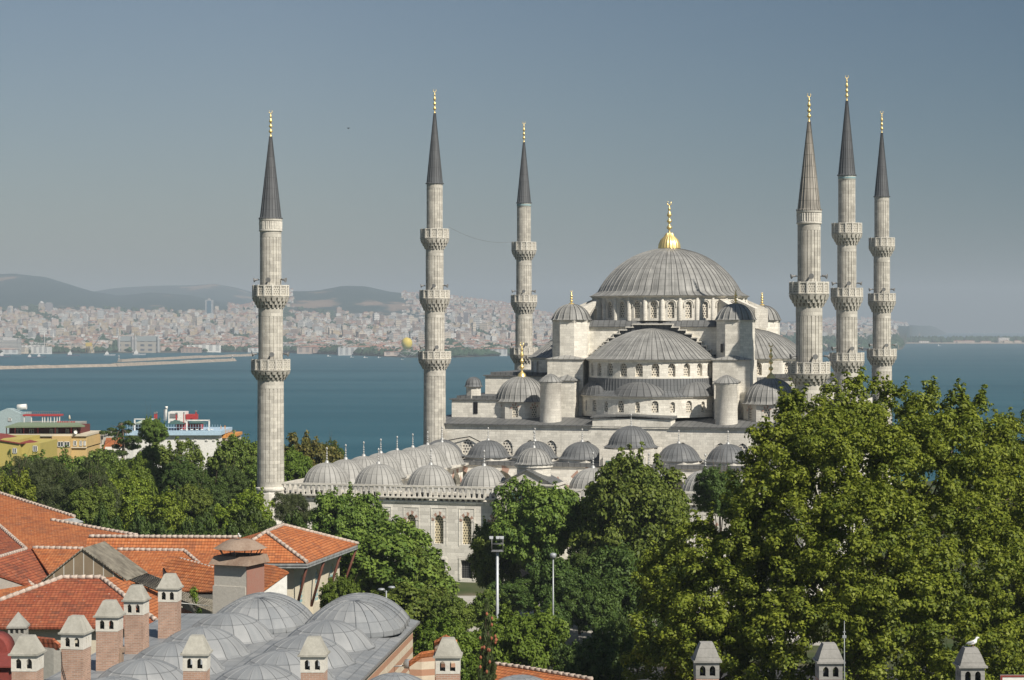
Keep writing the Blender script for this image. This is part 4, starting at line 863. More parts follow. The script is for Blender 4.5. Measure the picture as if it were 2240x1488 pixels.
# near hipped roof
D1 = Plane((136, 1264, 14.4), (221, 1264, 14.4), (150, 1371, 11.4))
h3 = house("tiled_house", D1.at(150, 1330), "nearest tiled house with dark red hipped roof over a cream wall"); h3.location.z = 0
roof_face(h3, D1, [(136, 1264), (221, 1264), (357, 1372), (-160, 1372)], 'tile_red')
D2 = Plane((221, 1264, 14.4), (357, 1371, D1.at(357, 1371).z), (424, 1341, D1.at(357, 1371).z)); roof_face(h3, D2, [(221, 1264), (357, 1371), (424, 1341), (250, 1262)], 'tile')
L = Vector(h3.location); p0, p1 = D1.at(-160, 1366), D1.at(345, 1366); m = MB(); m.box(p0.x - L.x, p1.x - L.x, p0.y - L.y + .5, p0.y - L.y + 12, 0, p0.z - .25); m.build("wall", M['cream'], h3)
m = MB(); m.box(p0.x - L.x, p1.x - L.x + .3, p0.y - L.y - .25, p0.y - L.y - .05, p0.z - .38, p0.z - .2); m.build("gutter", M['zinc'], h3)
ridges(h3, [D1, D1, D1], [((136, 1264), (221, 1264)), ((-160, 1373), (136, 1264)), ((221, 1264), (357, 1371))], .2)
# pavilion with struts
ZE, ZT = 11.5, 14.2
FL, FR_, BR_ = pick(480, 1231, ZE), pick(672, 1231, ZE), pick(783, 1190, ZE); Ap, Bp = pick(582, 1164, ZT), pick(620, 1149, ZT); BL = Vector((Bp.x - 7.5, BR_.y, ZE))
pvn = house("pavilion", (Ap.x, Ap.y, 0), "cream pavilion with a bright orange hipped roof and slanting timber struts"); L = Vector(pvn.location); pr_ = MB()
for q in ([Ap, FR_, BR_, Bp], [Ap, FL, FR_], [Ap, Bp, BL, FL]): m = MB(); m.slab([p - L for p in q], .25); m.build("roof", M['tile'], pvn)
for a, b in ((Ap, Bp), (Ap, FR_), (Bp, BR_), (Ap, FL)): m = MB(); ridge(m, a - L, b - L, .2); m.build("ridge_tiles", M['mortar'], pvn)
m = MB(); dv = Vector((0, 0, -.55))
for a, b in ((FL, FR_), (FR_, BR_)): m.hexa([a - L + dv, b - L + dv, b - L + dv + Vector((-.25, .25, 0)), a - L + dv + Vector((-.25, .25, 0)), a - L - Vector((0, 0, .12)), b - L - Vector((0, 0, .12)), b - L + Vector((-.25, .25, -.12)), a - L + Vector((-.25, .25, -.12))])
m.slab([p - L + Vector((0, 0, -.3)) for p in (FL, FR_, BR_, BL)], .1); m.build("eaves", M['fascia'], pvn)
ins = Vector((-1.5, 1.9, 0)); WF, WB = FR_ + ins - L, BR_ + Vector((-1.9, -.9, 0)) - L; WL = FL + Vector((.3, 1.9, 0)) - L
m = MB(); m2 = planar(WF.x, WF.y, WB.x, WB.y); f, Lw = m2; PW = []; nb_ = 3
for i in range(nb_): PW.append(bay(m, f, i * Lw / nb_, (i + 1) * Lw / nb_, -.5, ZE - .6, (i * Lw / nb_ + Lw / 6, 1.5, 6.4, 8.9, True), .3))
f2, L2 = planar(WL.x, WL.y, WF.x, WF.y); PW2 = bay(m, f2, 0, L2, -.5, ZE - .6, (L2 - 1.6, 1.4, 6.4, 8.9, True), .3)
wl = m.build("wall", M['cream'], pvn)
for P in PW: pane(f, P, .28, M['turq'], wl)
pane(f2, PW2, .28, M['turq'], wl)
for i in range(4):
    t = (i + .02) / 3; a = f(Lw * min(t, .99), 6.2, -.1); e = (FR_ - L).lerp(BR_ - L, min(1, t * .98 + .01)); s_ = MB(); s_.tube([a, (e.x - .2, e.y + .15, ZE - .6)], .14, 4); s_.build("strut", M['timber'], pvn)
    c_ = MB(); c_.box(a[0] - .15, a[0] + .25, a[1] - .25, a[1] + .25, 5.5, 6.2); c_.build("strut_corbel", M['cream'], pvn)
# small tiled lean-to in front of the pavilion
S = Plane((585, 1235, 12.2), (628, 1247, 12.0), (585, 1282, 10.6)); ln = house("tiled_shed", S.at(600, 1255), "small orange tiled lean-to between the rendered stack and the pavilion"); ln.location.z = 0
roof_face(ln, S, [(560, 1232), (600, 1237), (630, 1250), (575, 1290), (555, 1290)], 'tile', wall='white')
# rendered chimney stack with rusty hood
Zc = 160.0; X = (505 - 1120) * Zc / F; cs_ = tag(empty("chimney_stack", (X, Zc, 0), -R(22)), "broad grey rendered stack with a reddish side and rusty hood on top", "chimney stack"); zt = CAMZ - (1234 - HV) * Zc / F
m = MB(); m.box(-1.45, 1.45, -.1, 2.7, 0, zt); m.box(-1.55, 1.4, -.16, -.1, 0, zt - 1.75); m.build("rendered_body", stone_mat("pale stained render", (.56, .53, .47), (.3, .28, .24), bw=9, bh=9, vary=.03, stain=.5, joint=1), cs_); m = MB(); m.box(1.45, 1.5, -.1, 2.7, 0, zt - .02); m.build("red_side", stone_mat("red render", (.34, .16, .12), (.3, .24, .2), bw=9, bh=9, vary=.02, stain=.5, joint=1), cs_)
m = MB(); m.hexa([(-1.75, -.55, zt - .05), (1.85, -.55, zt - .05), (1.85, 3.0, zt - .05), (-1.75, 3.0, zt - .05), (-1.45, -.1, zt + .6), (1.7, -.1, zt + .6), (1.7, 2.8, zt + .6), (-1.45, 2.8, zt + .6)]); m.build("rusty_ledge", M['rust'], cs_)
m = MB(); z = zt + 1.15
m.lathe([(2.15, z), (1.9, z + .12), (1.2, z + .55), (.9, z + .66), (0, z + .68)], 12, .1, 1.3); m.lathe([(0, z - .0), (2.1, z - .02)], 12, .1, 1.3); ho = m.build("rusty_hood", M['rust'], cs_)
m = MB(); [m.tube([(.1 + 1.5 * math.cos(t), 1.3 + 1.2 * math.sin(t), zt + .55), (.1 + 1.9 * math.cos(t), 1.3 + 1.7 * math.sin(t), z + .05)], .04, 4) for t in [2 * PI * i / 8 + .2 for i in range(8)]]; m.build("hood_leg", M['rust'], cs_)
gull((X + .55, Zc + 1.0, z + .68), R(-100), "white gull perched on the rusty hood of the rendered stack")
m = MB(); a = pick(395, 1325, 15); m.tube([(X - 1.5, Zc - .2, zt - 3.3), ((366 - 1120) * 137.5 / F + .5, 137.8, 16.2)], .025, 4); tag(m.build("wire", M['white']), "thin pale wire from the rendered stack to the farthest brick chimney", "wire")
# bits at the left edge
Z = 146.0; X = (40 - 1120) * Z / F; o = tag(empty("stone_chimney", (X, Z, 0), R(4)), "small brown stone chimney with pointed pyramid cap in front of the cream wall", "chimney"); zt = CAMZ - (1338 - HV) * Z / F
m = MB(); m.box(-.62, .62, -.62, .62, 0, zt - 1.5); m.build("stone_shaft", M['grey_plaster'], o); m = MB(); m.box(-.72, .72, -.72, .72, zt - 1.12, zt - .98); e = [(-.7, -.7, zt - .98), (.7, -.7, zt - .98), (.7, .7, zt - .98), (-.7, .7, zt - .98)]; [m.face([e[i], e[(i + 1) % 4], (0, 0, zt)]) for i in range(4)]; [m.box(x - .07, x + .07, y - .07, y + .07, zt - 1.5, zt - 1.12) for x in (-.55, -.18, .18, .55) for y in (-.55, .55)]; [m.box(x - .07, x + .07, y - .07, y + .07, zt - 1.5, zt - 1.12) for x in (-.55, .55) for y in (-.18, .18)]; m.box(-.4, .4, -.4, .4, zt - 1.5, zt - 1.13); m.build("cap", M['grey_plaster'], o)
Z = 138.0; s = Z / F; o = tag(empty("red_vault_shed", ((-20 - 1120) * s, Z, 0)), "red metal barrel roofed shed at the left edge", "shed"); zt = CAMZ - (1390 - HV) * s; m = MB(); r = 36 * s
m.tube([(0, 0, zt - r), (0, 2.2, zt - r)], r, 20); m.box(-r, r, .05, 2.1, 0, zt - r); m.build("vault", M['red_metal'], o); m = MB(); m.box(-3, 2.0, -3.2, -.05, 0, zt - r - .5); m.hexa([(-3, -3.5, zt - r - .5), (2.4, -3.5, zt - r - .5), (2.4, .5, zt - r - .5), (-3, .5, zt - r - .5), (-3, -3.5, zt - r - .4), (2.4, -3.5, zt - r - .4), (2.4, .5, zt - r), (-3, .5, zt - r)]); m.build("lower_roof", M['red_metal'], o)
Z = 128.0; s = Z / F; T = Plane((90, 1395, 15.6), (130, 1400, 15.5), (95, 1428, 14.6)); o = house("tiled_shed", T.at(110, 1410), "little rendered hut with a brown tiled roof between the left chimneys"); o.location.z = 0; roof_face(o, T, [(82, 1392), (118, 1396), (137, 1412), (105, 1432), (82, 1424)], 'tile_red', wall='grey_plaster')
m = MB(); L = [(x, 107.6 + .3 * math.sin(x * 3), 14.05 + .14 * math.sin(x * 5 + 1)) for x in [-27.4 + .25 * i for i in range(14)]]
m.tube(L, [.12 + .07 * math.sin(i * 1.7) for i in range(14)], 7); tag(m.build("green_netting", flat("turquoise netting", (.16, .42, .34), .8, .1, 0, .3, 6)), "roll of turquoise netting lying along the wall top at lower left", "netting")
m = MB(); m.box(-29.5, -23.7, 107.2, 108.4, 0, 13.9); tag(m.build("parapet_wall", M['grey_plaster']), "low rendered wall under the turquoise netting", "wall")
# right: stone hut with tiled roof, and a long low tiled roof
Q = Plane((900, 1440, 12.6), (960, 1436, 12.6), (930, 1475, 11.3)); o = house("tiled_hut", Q.at(930, 1450), "small stone hut with two step orange tiled roof beside the striped wall"); o.location.z = 0
roof_face(o, Q, [(894, 1446), (922, 1426), (966, 1420), (966, 1470), (930, 1480), (894, 1466)], 'tile', wall='striped'); Q2 = Plane((955, 1425, 13.4), (995, 1425, 13.4), (960, 1400, 14.3)); roof_face(o, Q2, [(950, 1402), (975, 1388), (1000, 1400), (1000, 1440), (950, 1430)], 'tile', name="upper_roof", wall='striped')
W = Plane((1083, 1455, 9.6), (1290, 1488, 9.6), (1083, 1510, 8.4)); o = house("tiled_shed", W.at(1180, 1490), "long low orange tiled roof half hidden behind the bottom domes"); o.location.z = 0; roof_face(o, W, [(1080, 1453), (1135, 1460), (1295, 1487), (1300, 1540), (1080, 1530)], 'tile', wall='cream'); ridges(o, W, [((1080, 1453), (1135, 1460)), ((1135, 1460), (1295, 1487))], .16)
# ---------------------------------------------------------------- lamps and poles
def pole_base(u, vtop, Z): return ((u - 1120) * Z / F, Z, 0), CAMZ - (vtop - HV) * Z / F
p, h = pole_base(1088, 1176, 200.0); o = tag(empty("floodlight_mast", p), "tall pale mast with a cage of floodlights in front of the trees", "mast")
m = MB(); m.tube([(0, 0, -1), (0, 0, h - 1.3)], [.17, .13], 8); [m.tube([(-.2, 0, z), (.2, 0, z)], .02, 4) for z in [4 + .5 * i for i in range(18)]]; m.build("mast", flat("pale galvanised steel", (.5, .52, .54), .5, .5, .3), o)
m = MB(); c = [(-.55, -.45), (.55, -.45), (.55, .45), (-.55, .45)]; [m.tube([(x, y, h - 1.3), (x, y, h - .1)], .035, 4) for x, y in c]; [m.tube([(*c[i], z), (*c[(i + 1) % 4], z)], .035, 4) for i in range(4) for z in (h - 1.3, h - .6)]; m.box(-.6, .6, -.5, .5, h - 1.36, h - 1.28); m.build("cage", M['horn'], o)
for x in (-.6, .05, .45): m = MB(); m.hexa([(x - .16, -.4, h - .1), (x + .16, -.4, h - .1), (x + .16, 0, h - .3), (x - .16, 0, h - .3), (x - .2, -.25, h + .16), (x + .2, -.25, h + .16), (x + .2, .15, h), (x - .2, .15, h)]); m.build("floodlight", M['metal'], o)
p, h = pole_base(1210, 1210, 205.0); o = tag(empty("lamp_post", p), "slim grey lamp post with a small drum head among the middle trees", "lamp post"); m = MB(); m.tube([(0, 0, -1), (0, 0, h - .5)], [.1, .07], 8); m.build("post", M['metal'], o); m = MB(); m.lathe([(.08, h - .55), (.3, h - .45), (.34, h - .1), (.2, h), (0, h + .02)], 12); m.build("lamp_head", M['zinc'], o)
p, h = pole_base(845, 1287, 172.0); o = tag(empty("lamp_post", p), "low lamp post with two oval heads behind the lead domes", "lamp post"); m = MB(); m.tube([(0, 0, -1), (0, 0, h - .2)], .06, 8); m.tube([(-.4, 0, h - .1), (0, 0, h - .35), (.4, 0, h)], .03, 5); m.build("post", M['metal'], o)
for x, dz in ((-.42, -.12), (.45, .06)): m = MB(); m.lathe([(0, -.08), (.2, -.07), (.33, 0), (.25, .1), (0, .14)], 10); m.build("lamp_head", M['zinc'], o, (x, 0, h + dz))
m = MB(); c = far(762, 281, 200); m.tube([c + Vector((-.14, 0, .05)), c, c + Vector((.15, .05, .06))], [.02, .05, .02], 5); m.tube([c + Vector((0, -.1, 0)), c + Vector((0, .12, 0))], [.05, .03], 5); tag(m.build("flying_bird", M['dark']), "tiny dark bird flying in the empty sky", "bird")
# ---------------------------------------------------------------- hotels between the park and the sea
def bxu(mb, u0, u1, v0, v1, Y, dy, out=0.0, mi=0):
    a, b = far(u0, v0, Y), far(u1, v1, Y); mb.box(a.x, b.x, Y - out, Y + dy, b.z, a.z, mi=mi)
ONE = ("railing", "terrace_rail", "pergola", "cornice", "window")
def part(o, name, mat, rects, Y, dy, out=0.0):
    if name not in ONE and len(rects) > 1:
        for r in rects: q = part(o, name, mat, [r], Y, dy, out)
        return q
    m = MB()
    for r in rects: bxu(m, *r, Y, dy, out)
    me = m.mesh(name, M[mat] if isinstance(mat, str) else mat); q = bpy.data.objects.new(name, me); link(q, o); q.location = -Vector(o.location); return q
def window(o, u0, u1, v0, v1, Y, glass='glassd'):
    w_ = part(o, "window", 'white', [(u0, u1, v0, v0 + 1.2), (u0, u1, v1 - 1.2, v1), (u0, u0 + 1.2, v0, v1), (u1 - 1.2, u1, v0, v1), ((u0 + u1) / 2 - .5, (u0 + u1) / 2 + .5, v0, v1)], Y, .1, .12)
    m = MB(); bxu(m, u0 + .5, u1 - .5, v0 + .5, v1 - .5, Y, .06, .05); q = m.build("pane", M[glass], w_); return w_
yel = stone_mat("ochre yellow paint", (.58, .42, .19), (.36, .26, .12), bw=9, bh=9, vary=.02, stain=.25, joint=1); oli = stone_mat("olive yellow paint", (.46, .385, .12), (.3, .25, .08), bw=9, bh=9, vary=.02, stain=.3, joint=1)
M['maroon'] = flat("maroon boards", (.13, .03, .025), .7); M['sage'] = flat("sage green roof", (.2, .25, .16), .7); M['skyblue'] = flat("pale blue paint", (.4, .54, .66), .7); M['cyanp'] = flat("turquoise paint", (.34, .42, .43), .7); M['redp'] = flat("bright red paint", (.4, .05, .05), .6); M['canvas_green'] = flat("dark green awning", (.06, .12, .11), .8); M['canvas_pale'] = flat("pale green awning", (.4, .46, .38), .8); M['orange_p'] = flat("orange paint", (.6, .27, .07), .7)
Y = 392.0; o = house("yellow_hotel", far(140, 1100, Y), "ochre hotel with a maroon penthouse under a sage green roof, above the park trees")
part(o, "wall", yel, [(85, 190, 955, 1110)], Y, 14); part(o, "wall_bay", yel, [(117, 157, 954, 1110)], Y, 1, 1.4); part(o, "cornice", 'cream', [(10, 191, 950, 954.5), (60, 190, 977.8, 980)], Y, 14, .35); part(o, "penthouse", 'maroon', [(20, 176, 932, 950.5)], Y + 3, 9); part(o, "penthouse_post", 'redp', [(x, x + 1.6, 933, 950.5) for x in (13, 32, 51, 82, 120, 155)], Y + 1.2, .2)
m = MB(); L = Vector(o.location); a, b, c, d = far(12, 933, Y), far(186, 931, Y), far(170, 924.5, Y + 8), far(40, 924, Y + 8); m.slab([a - L, b - L, c - L, d - L], .3); m.build("roof", M['sage'], o)
for u0, u1 in ((32, 47), (64, 74), (109, 116), (120, 127), (144, 151), (160, 168)): window(o, u0, u1, 938, 949.5, Y + 2.9)
for u0, u1 in ((88, 98), (104, 118)): window(o, u0, u1, 966, 978, Y)
for u0, u1 in ((126, 139), (140, 153)): window(o, u0, u1, 966, 978, Y - 1.42)
for u0, u1 in ((160, 168), (174, 180), (183, 188)): window(o, u0, u1, 964, 976, Y)
m = MB(); q = far(165, 946, Y - .5) - L; m.lathe([(0, 0), (.28, .06), (.36, .15)], 10); dsh = m.build("satellite_dish", M['white'], o, q); dsh.rotation_euler = (R(70), 0, R(30))
Y = 372.0; o = house("olive_house", far(40, 1100, Y), "olive yellow house with a red sheet roof left of the ochre hotel"); part(o, "wall", oli, [(-40, 43, 962, 1110)], Y, 16); part(o, "wall_wing", oli, [(43, 88, 970, 1110)], Y + 1.5, 14); L = Vector(o.location)
m = MB(); m.slab([far(-40, 956, Y - .3) - L, far(43, 969, Y - .3) - L, far(90, 968, Y + 6) - L, far(14, 949, Y + 13) - L, far(-40, 944, Y + 13) - L], .2); m.build("roof", M['red_metal'], o); window(o, 28, 37, 980, 992, Y); window(o, 72, 82, 975, 988, Y + 1.5)
Y = 440.0; o = house("turquoise_house", far(20, 1060, Y), "turquoise gabled house with a white water tank on its roof"); L = Vector(o.location); part(o, "wall", 'cyanp', [(-30, 45, 905, 1060)], Y, 10); m = MB(); m.face([far(-14, 905, Y) - L, far(45, 905, Y) - L, far(17, 894, Y) - L]); m.slab([far(17, 893, Y) - L, far(46, 905, Y) - L, far(60, 905, Y + 9) - L, far(30, 893, Y + 9) - L], .2); m.slab([far(-16, 906, Y) - L, far(17, 893, Y) - L, far(30, 893, Y + 9) - L, far(-8, 906, Y + 9) - L], .2); m.build("gable_roof", M['cyanp'], o); window(o, 18, 25, 914, 922, Y)
m = MB(); q = far(38, 891, Y + 4) - L; q2 = far(58, 890, Y + 4) - L; m.tube([q, q2], .62, 12); m.build("water_tank", M['white'], o)
Y = 425.0; o = house("terrace_house", far(90, 1060, Y), "open roof terrace with white posts and orange edge behind the sage green roof"); part(o, "wall", 'grey_plaster', [(45, 168, 926, 1060)], Y, 10); part(o, "post", 'white', [(x, x + 1.6, 910, 927) for x in (52, 68, 92, 97, 104, 110, 118, 124, 129.5)], Y, .2); part(o, "slab", 'redp', [(50, 132, 907, 910.5)], Y, 3, .2); part(o, "railing", 'horn', [(58 + 4 * i, 58.5 + 4 * i, 900, 907) for i in range(19)] + [(58, 132, 900, 900.7)], Y, .05); part(o, "terrace_chairs", 'redp', [(125 + 5 * i, 128 + 5 * i, 922, 926) for i in range(8)], Y - .5, .5)
m = MB(); q = far(152, 926, Y - .5); m.lathe([(.05, 0), (.05, .8), (.28, .9), (.12, 1.6), (.02, 1.75)], 8); m.build("folded_parasol", M['cream'], o, q - Vector(o.location))
Y = 405.0; o = house("balcony_house", far(212, 1080, Y), "grey brown house with a glazed balcony right of the ochre hotel"); part(o, "wall", 'plaster', [(198, 227, 957, 1085)], Y, 10); part(o, "roof", 'grey_plaster', [(196, 229, 949, 953)], Y, 11, .4); part(o, "glazing", 'glassd', [(200, 226, 953, 962)], Y, 9); part(o, "balcony_post", 'metal', [(200 + 5 * i, 201 + 5 * i, 953, 972) for i in range(6)], Y - .6, .1); part(o, "balcony_slab", 'plaster', [(198, 227, 971, 982)], Y - .7, .7)
Y = 400.0; o = house("orange_roof_house", far(250, 1080, Y), "small house with a bright orange tiled roof beside the dark cedar"); L = Vector(o.location); part(o, "wall", 'white', [(230, 275, 978, 1085)], Y, 8); m = MB(); m.slab([far(227, 980, Y) - L, far(278, 978, Y) - L, far(270, 957, Y + 6) - L, far(232, 958, Y + 6) - L], .2); m.build("roof", M['tile'], o); part(o, "shutter", 'cyanp', [(235 + 9 * i, 239 + 9 * i, 985, 998) for i in range(4)], Y, .1, .05)
Y = 430.0; o = house("white_hotel", far(385, 1070, Y), "white hotel with pale blue parapet and crowded red and white roof terrace"); part(o, "wall", 'white', [(282, 478, 952, 1070)], Y, 16); part(o, "parapet", 'skyblue', [(276, 484, 943, 952)], Y, 17, .8); part(o, "terrace_rail", 'skyblue', [(278 + 6 * i, 278.7 + 6 * i, 929, 943) for i in range(35)] + [(278, 484, 935, 935.5)], Y - .6, .05)
part(o, "red_core", 'redp', [(385, 437, 926, 943)], Y + 5, 5); part(o, "kitchen_block", 'white', [(368, 406, 901, 926)], Y + 6, 4); part(o, "dark_opening", 'horn', [(372, 389, 905, 914), (290, 336, 929, 942)], Y + 5.95, .1, .1); part(o, "red_tank", 'redp', [(405, 429, 907, 918)], Y + 6, 3); part(o, "flue", 'redp', [(337, 340, 905, 930), (341, 343.5, 904, 930), (384, 387, 906, 935), (401, 402.5, 904, 928), (427, 430, 900, 918)], Y + 4, .4); part(o, "flue_cap", 'horn', [(336.6, 340.4, 902, 905.5), (340.6, 344, 901, 904.5), (383.5, 387.5, 903, 906.5), (400.5, 403, 902, 905), (426.5, 430.5, 898, 901.5)], Y + 3.9, .6)
m = MB(); L = Vector(o.location); m.tube([far(362, 920, Y + 5) - L, far(362, 896, Y + 5) - L, far(363.5, 892, Y + 5) - L, far(366.5, 892.5, Y + 5) - L], .38, 10); m.build("white_duct", M['white'], o)
for u0, u1, mt in ((290, 336, 'canvas_pale'), (366, 400, 'canvas_green'), (408, 446, 'canvas_green')):
    m = MB(); a, b = far(u0, 928, Y + 1), far(u1, 928, Y + 1); t_ = far((u0 + u1) / 2, 918, Y + 3.5); e = [a, b, Vector((b.x, Y + 6, b.z)), Vector((a.x, Y + 6, a.z))]; [m.face([e[i] - L, e[(i + 1) % 4] - L, t_ - L]) for i in range(4)]; m.face([p - L for p in reversed(e)]); m.build("awning", M[mt], o)
part(o, "pergola", 'white', [(407, 410, 920, 943), (456, 459, 920, 943), (407, 459, 918.5, 921), (293, 296, 917, 943), (293, 340, 916, 918)], Y + .5, .3); part(o, "table", 'white', [(395 + 11 * i, 400 + 11 * i, 939, 941) for i in range(7)], Y + 1.5, .6)
for u in (425, 449, 465): window(o, u, u + 5, 958, 966, Y)
Y = 436.0; o = house("orange_house", far(498, 1060, Y), "narrow orange edged house at the right end of the white hotel"); part(o, "wall", 'cream', [(480, 514, 958, 1060)], Y, 10); part(o, "balcony", 'orange_p', [(479, 496, 951, 958), (506, 518, 949, 955)], Y, 9, .8); part(o, "railing", 'orange_p', [(480 + 3.2 * i, 480.8 + 3.2 * i, 941, 951) for i in range(12)], Y - .6, .05); part(o, "terrace_post", 'orange_p', [(482, 484, 932, 943), (491, 493, 931, 943)], Y + 1, .2)
# ---------------------------------------------------------------- trees
def leaf_cloud(name, mat, P, Nn, S, asp=0.75, rg=None):
    """one small four cornered leaf per point, facing Nn, size S"""
    n = len(P); Nn = Nn / np.maximum(1e-6, np.linalg.norm(Nn, axis=1))[:, None]
    r = rg.normal(size=(n, 3)); T = np.cross(Nn, r); T /= np.maximum(1e-6, np.linalg.norm(T, axis=1))[:, None]; Bt = np.cross(Nn, T)
    S = S[:, None]; V = np.empty((n, 4, 3)); V[:, 0] = P - T * S * .55; V[:, 1] = P + Bt * S * asp * .5 + Nn * S * .12; V[:, 2] = P + T * S * .55 - Nn * S * .1; V[:, 3] = P - Bt * S * asp * .5 + Nn * S * .12
    me = bpy.data.meshes.new(name); me.vertices.add(n * 4); me.loops.add(n * 4); me.polygons.add(n)
    me.vertices.foreach_set("co", V.astype(np.float32).ravel()); me.loops.foreach_set("vertex_index", np.arange(n * 4, dtype=np.int32)); me.polygons.foreach_set("loop_start", np.arange(0, n * 4, 4, dtype=np.int32))
    me.materials.append(mat); me.update(calc_edges=True); me.validate(); return me
def crown(name, mat, lobes, leaf=.4, dens=110, crad=1.1, area=2.6, seed=1, up=.55, spikes=0, asp=.75, rough=.25, flat_=1.0, inner=.15, gap=.12):
    rg = np.random.default_rng(seed); CP = []; CR = []; CD = []
    L = np.array(lobes, float)
    for i, (x, y, z, rx, ry, rz) in enumerate(L):
        n = int(4 * PI * ((rx + ry + rz) / 3) ** 2 / area)
        d = rg.normal(size=(n, 3)); d /= np.linalg.norm(d, axis=1)[:, None]
        f = np.where(rg.random(n) < inner, rg.uniform(.3, .75, n), rg.uniform(.8, 1.0 + rough, n))[:, None]
        p = np.array([x, y, z]) + d * f * np.array([rx, ry, rz]); keep = rg.random(n) > gap
        for j, q in enumerate(L):
            if j != i: keep &= (((p - q[:3]) / q[3:]) ** 2).sum(1) > .42
        CP.append(p[keep]); CD.append(d[keep]); CR.append(crad * rg.uniform(.6, 1.25, keep.sum()))
        if spikes:
            for _ in range(int(spikes)):
                a = rg.uniform(0, 2 * PI); t = rg.uniform(0, .7); b = np.array([x + rx * t * math.cos(a), y + ry * t * math.sin(a), z + rz * math.sqrt(1 - t * t)]); k_ = rg.integers(2, 5) + (spikes > 4) * rg.integers(0, 3)
                for s in range(k_): CP.append((b + np.array([math.cos(a) * .2 * s, math.sin(a) * .2 * s, .62 * crad * s]))[None]); CD.append(np.array([[0, 0, 1.0]])); CR.append(np.array([crad * (.75 - .14 * s)]))
    CP, CD, CR = np.concatenate(CP), np.concatenate(CD), np.concatenate(CR); n = len(CP); cnt = np.maximum(8, (dens * (CR / crad) ** 2 * rg.uniform(.7, 1.2, n)).astype(int)); idx = np.repeat(np.arange(n), cnt); N = len(idx)
    d = rg.normal(size=(N, 3)) + CD[idx] * .55 + np.array([0, 0, .3]); d /= np.linalg.norm(d, axis=1)[:, None]
    P = CP[idx] + d * (CR[idx] * rg.random(N) ** .45)[:, None] * np.array([1, 1, .8 * flat_])
    Nn = d * .8 + np.array([0, 0, up * .75]) + rg.normal(size=(N, 3)) * .34
    return leaf_cloud(name, mat, P, Nn, leaf * rg.uniform(.65, 1.25, N), asp, rg)
def trunk(h, r, tips, seed=1, base=(0, 0)):
    m = MB(); q = random.Random(seed); pts = [(base[0], base[1], -1.0)]
    for i in range(1, 5): pts.append((base[0] + q.uniform(-.15, .15) * i * .4, base[1] + q.uniform(-.15, .15) * i * .4, h * i / 4))
    m.tube(pts, [r * 1.3, r, r * .85, r * .7, r * .5], 9); top = Vector(pts[-1])
    for t in tips:
        t = Vector(t); s = Vector(pts[q.choice([2, 3, 4])]); mid = s.lerp(t, .5) + Vector((q.uniform(-.4, .4), q.uniform(-.4, .4), .2 * (t - s).length * .4)); m.tube([s, s.lerp(mid, .5), mid, mid.lerp(t, .6), t], [r * .42, r * .33, r * .25, r * .15, r * .05], 6)
        for _ in range(2): e = t + Vector((q.uniform(-1, 1), q.uniform(-1, 1), q.uniform(0, .9))) * 1.4; m.tube([mid, mid.lerp(e, .5), e], [r * .14, r * .09, r * .03], 5)
    return m
# prototypes, 10 m tall and about 10 m wide, copied and stretched
def rand_lobes(seed, n, R_, zc, H, rr):
    q = random.Random(seed); L = [(0, 0, zc, R_ * .62, R_ * .62, H * .62)]
    for i in range(n):
        a = 2 * PI * i / n + q.uniform(-.4, .4); e = q.uniform(-.5, .8); t = R_ * q.uniform(.45, .62) * math.sqrt(1 - .5 * e * e); r = rr * q.uniform(.8, 1.2); L.append((t * math.cos(a), t * math.sin(a), zc + e * H * .62, r, r, r * .85))
    return L
PROTO = {}
def proto(key, mat, lobes, th, tr_, seed, **k):
    tips = [l[:3] for l in lobes[1:9]]; me = crown("crown", M[mat], lobes, seed=seed, **k); c = np.empty(len(me.vertices) * 3, np.float32); me.vertices.foreach_get("co", c); c = c.reshape(-1, 3)
    PROTO[key] = (me, trunk(th, tr_, tips, seed).mesh("trunk", M['bark']), float(np.percentile(c[:, 2], 99.7)), float(np.percentile(np.hypot(c[:, 0], c[:, 1]), 98)))
for i in range(3): proto('mid%d' % i, 'leaf_mid', rand_lobes(20 + i, 9, 5.0, 5.8, 4.2, 1.9), 5.5, .26, 31 + i, leaf=.34, dens=95, crad=.8, area=1.05, spikes=2, rough=.25, gap=.08)
for i in range(2): proto('bright%d' % i, 'leaf_bright', rand_lobes(60 + i, 9, 5.0, 5.8, 4.2, 1.8), 5.5, .25, 41 + i, leaf=.31, dens=100, crad=.72, area=1.0, spikes=3, rough=.25, gap=.08)
for i in range(2): proto('plane%d' % i, 'leaf_plane', rand_lobes(70 + i, 10, 5.0, 5.8, 4.2, 1.9), 5.5, .28, 51 + i, leaf=.32, dens=95, crad=.76, area=1.05, spikes=3, rough=.25, gap=.08)
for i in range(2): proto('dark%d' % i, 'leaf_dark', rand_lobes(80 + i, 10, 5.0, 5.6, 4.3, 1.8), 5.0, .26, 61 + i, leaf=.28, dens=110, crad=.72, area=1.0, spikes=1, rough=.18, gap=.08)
rq_ = random.Random(4); rl = [(0, 0, 5.4, 3.9, 3.9, 4.0)] + [(3.5 * math.cos(a) * math.sqrt(1 - e * e), 3.5 * math.sin(a) * math.sqrt(1 - e * e), 5.4 + 3.6 * e, 1.35, 1.35, 1.2) for a, e in [(2.4 * i + rq_.uniform(-.3, .3), -.75 + 1.7 * (i + .5) / 20) for i in range(20)]]
proto('round0', 'leaf_mid', rl, 5.0, .26, 71, leaf=.27, dens=120, crad=.75, area=1.1, spikes=1, rough=.12, gap=.06)
proto('brown0', 'leaf_brown', rand_lobes(95, 9, 5.0, 5.8, 4.2, 1.9), 5.5, .25, 81, leaf=.4, dens=70, crad=.85, area=1.4, spikes=2)
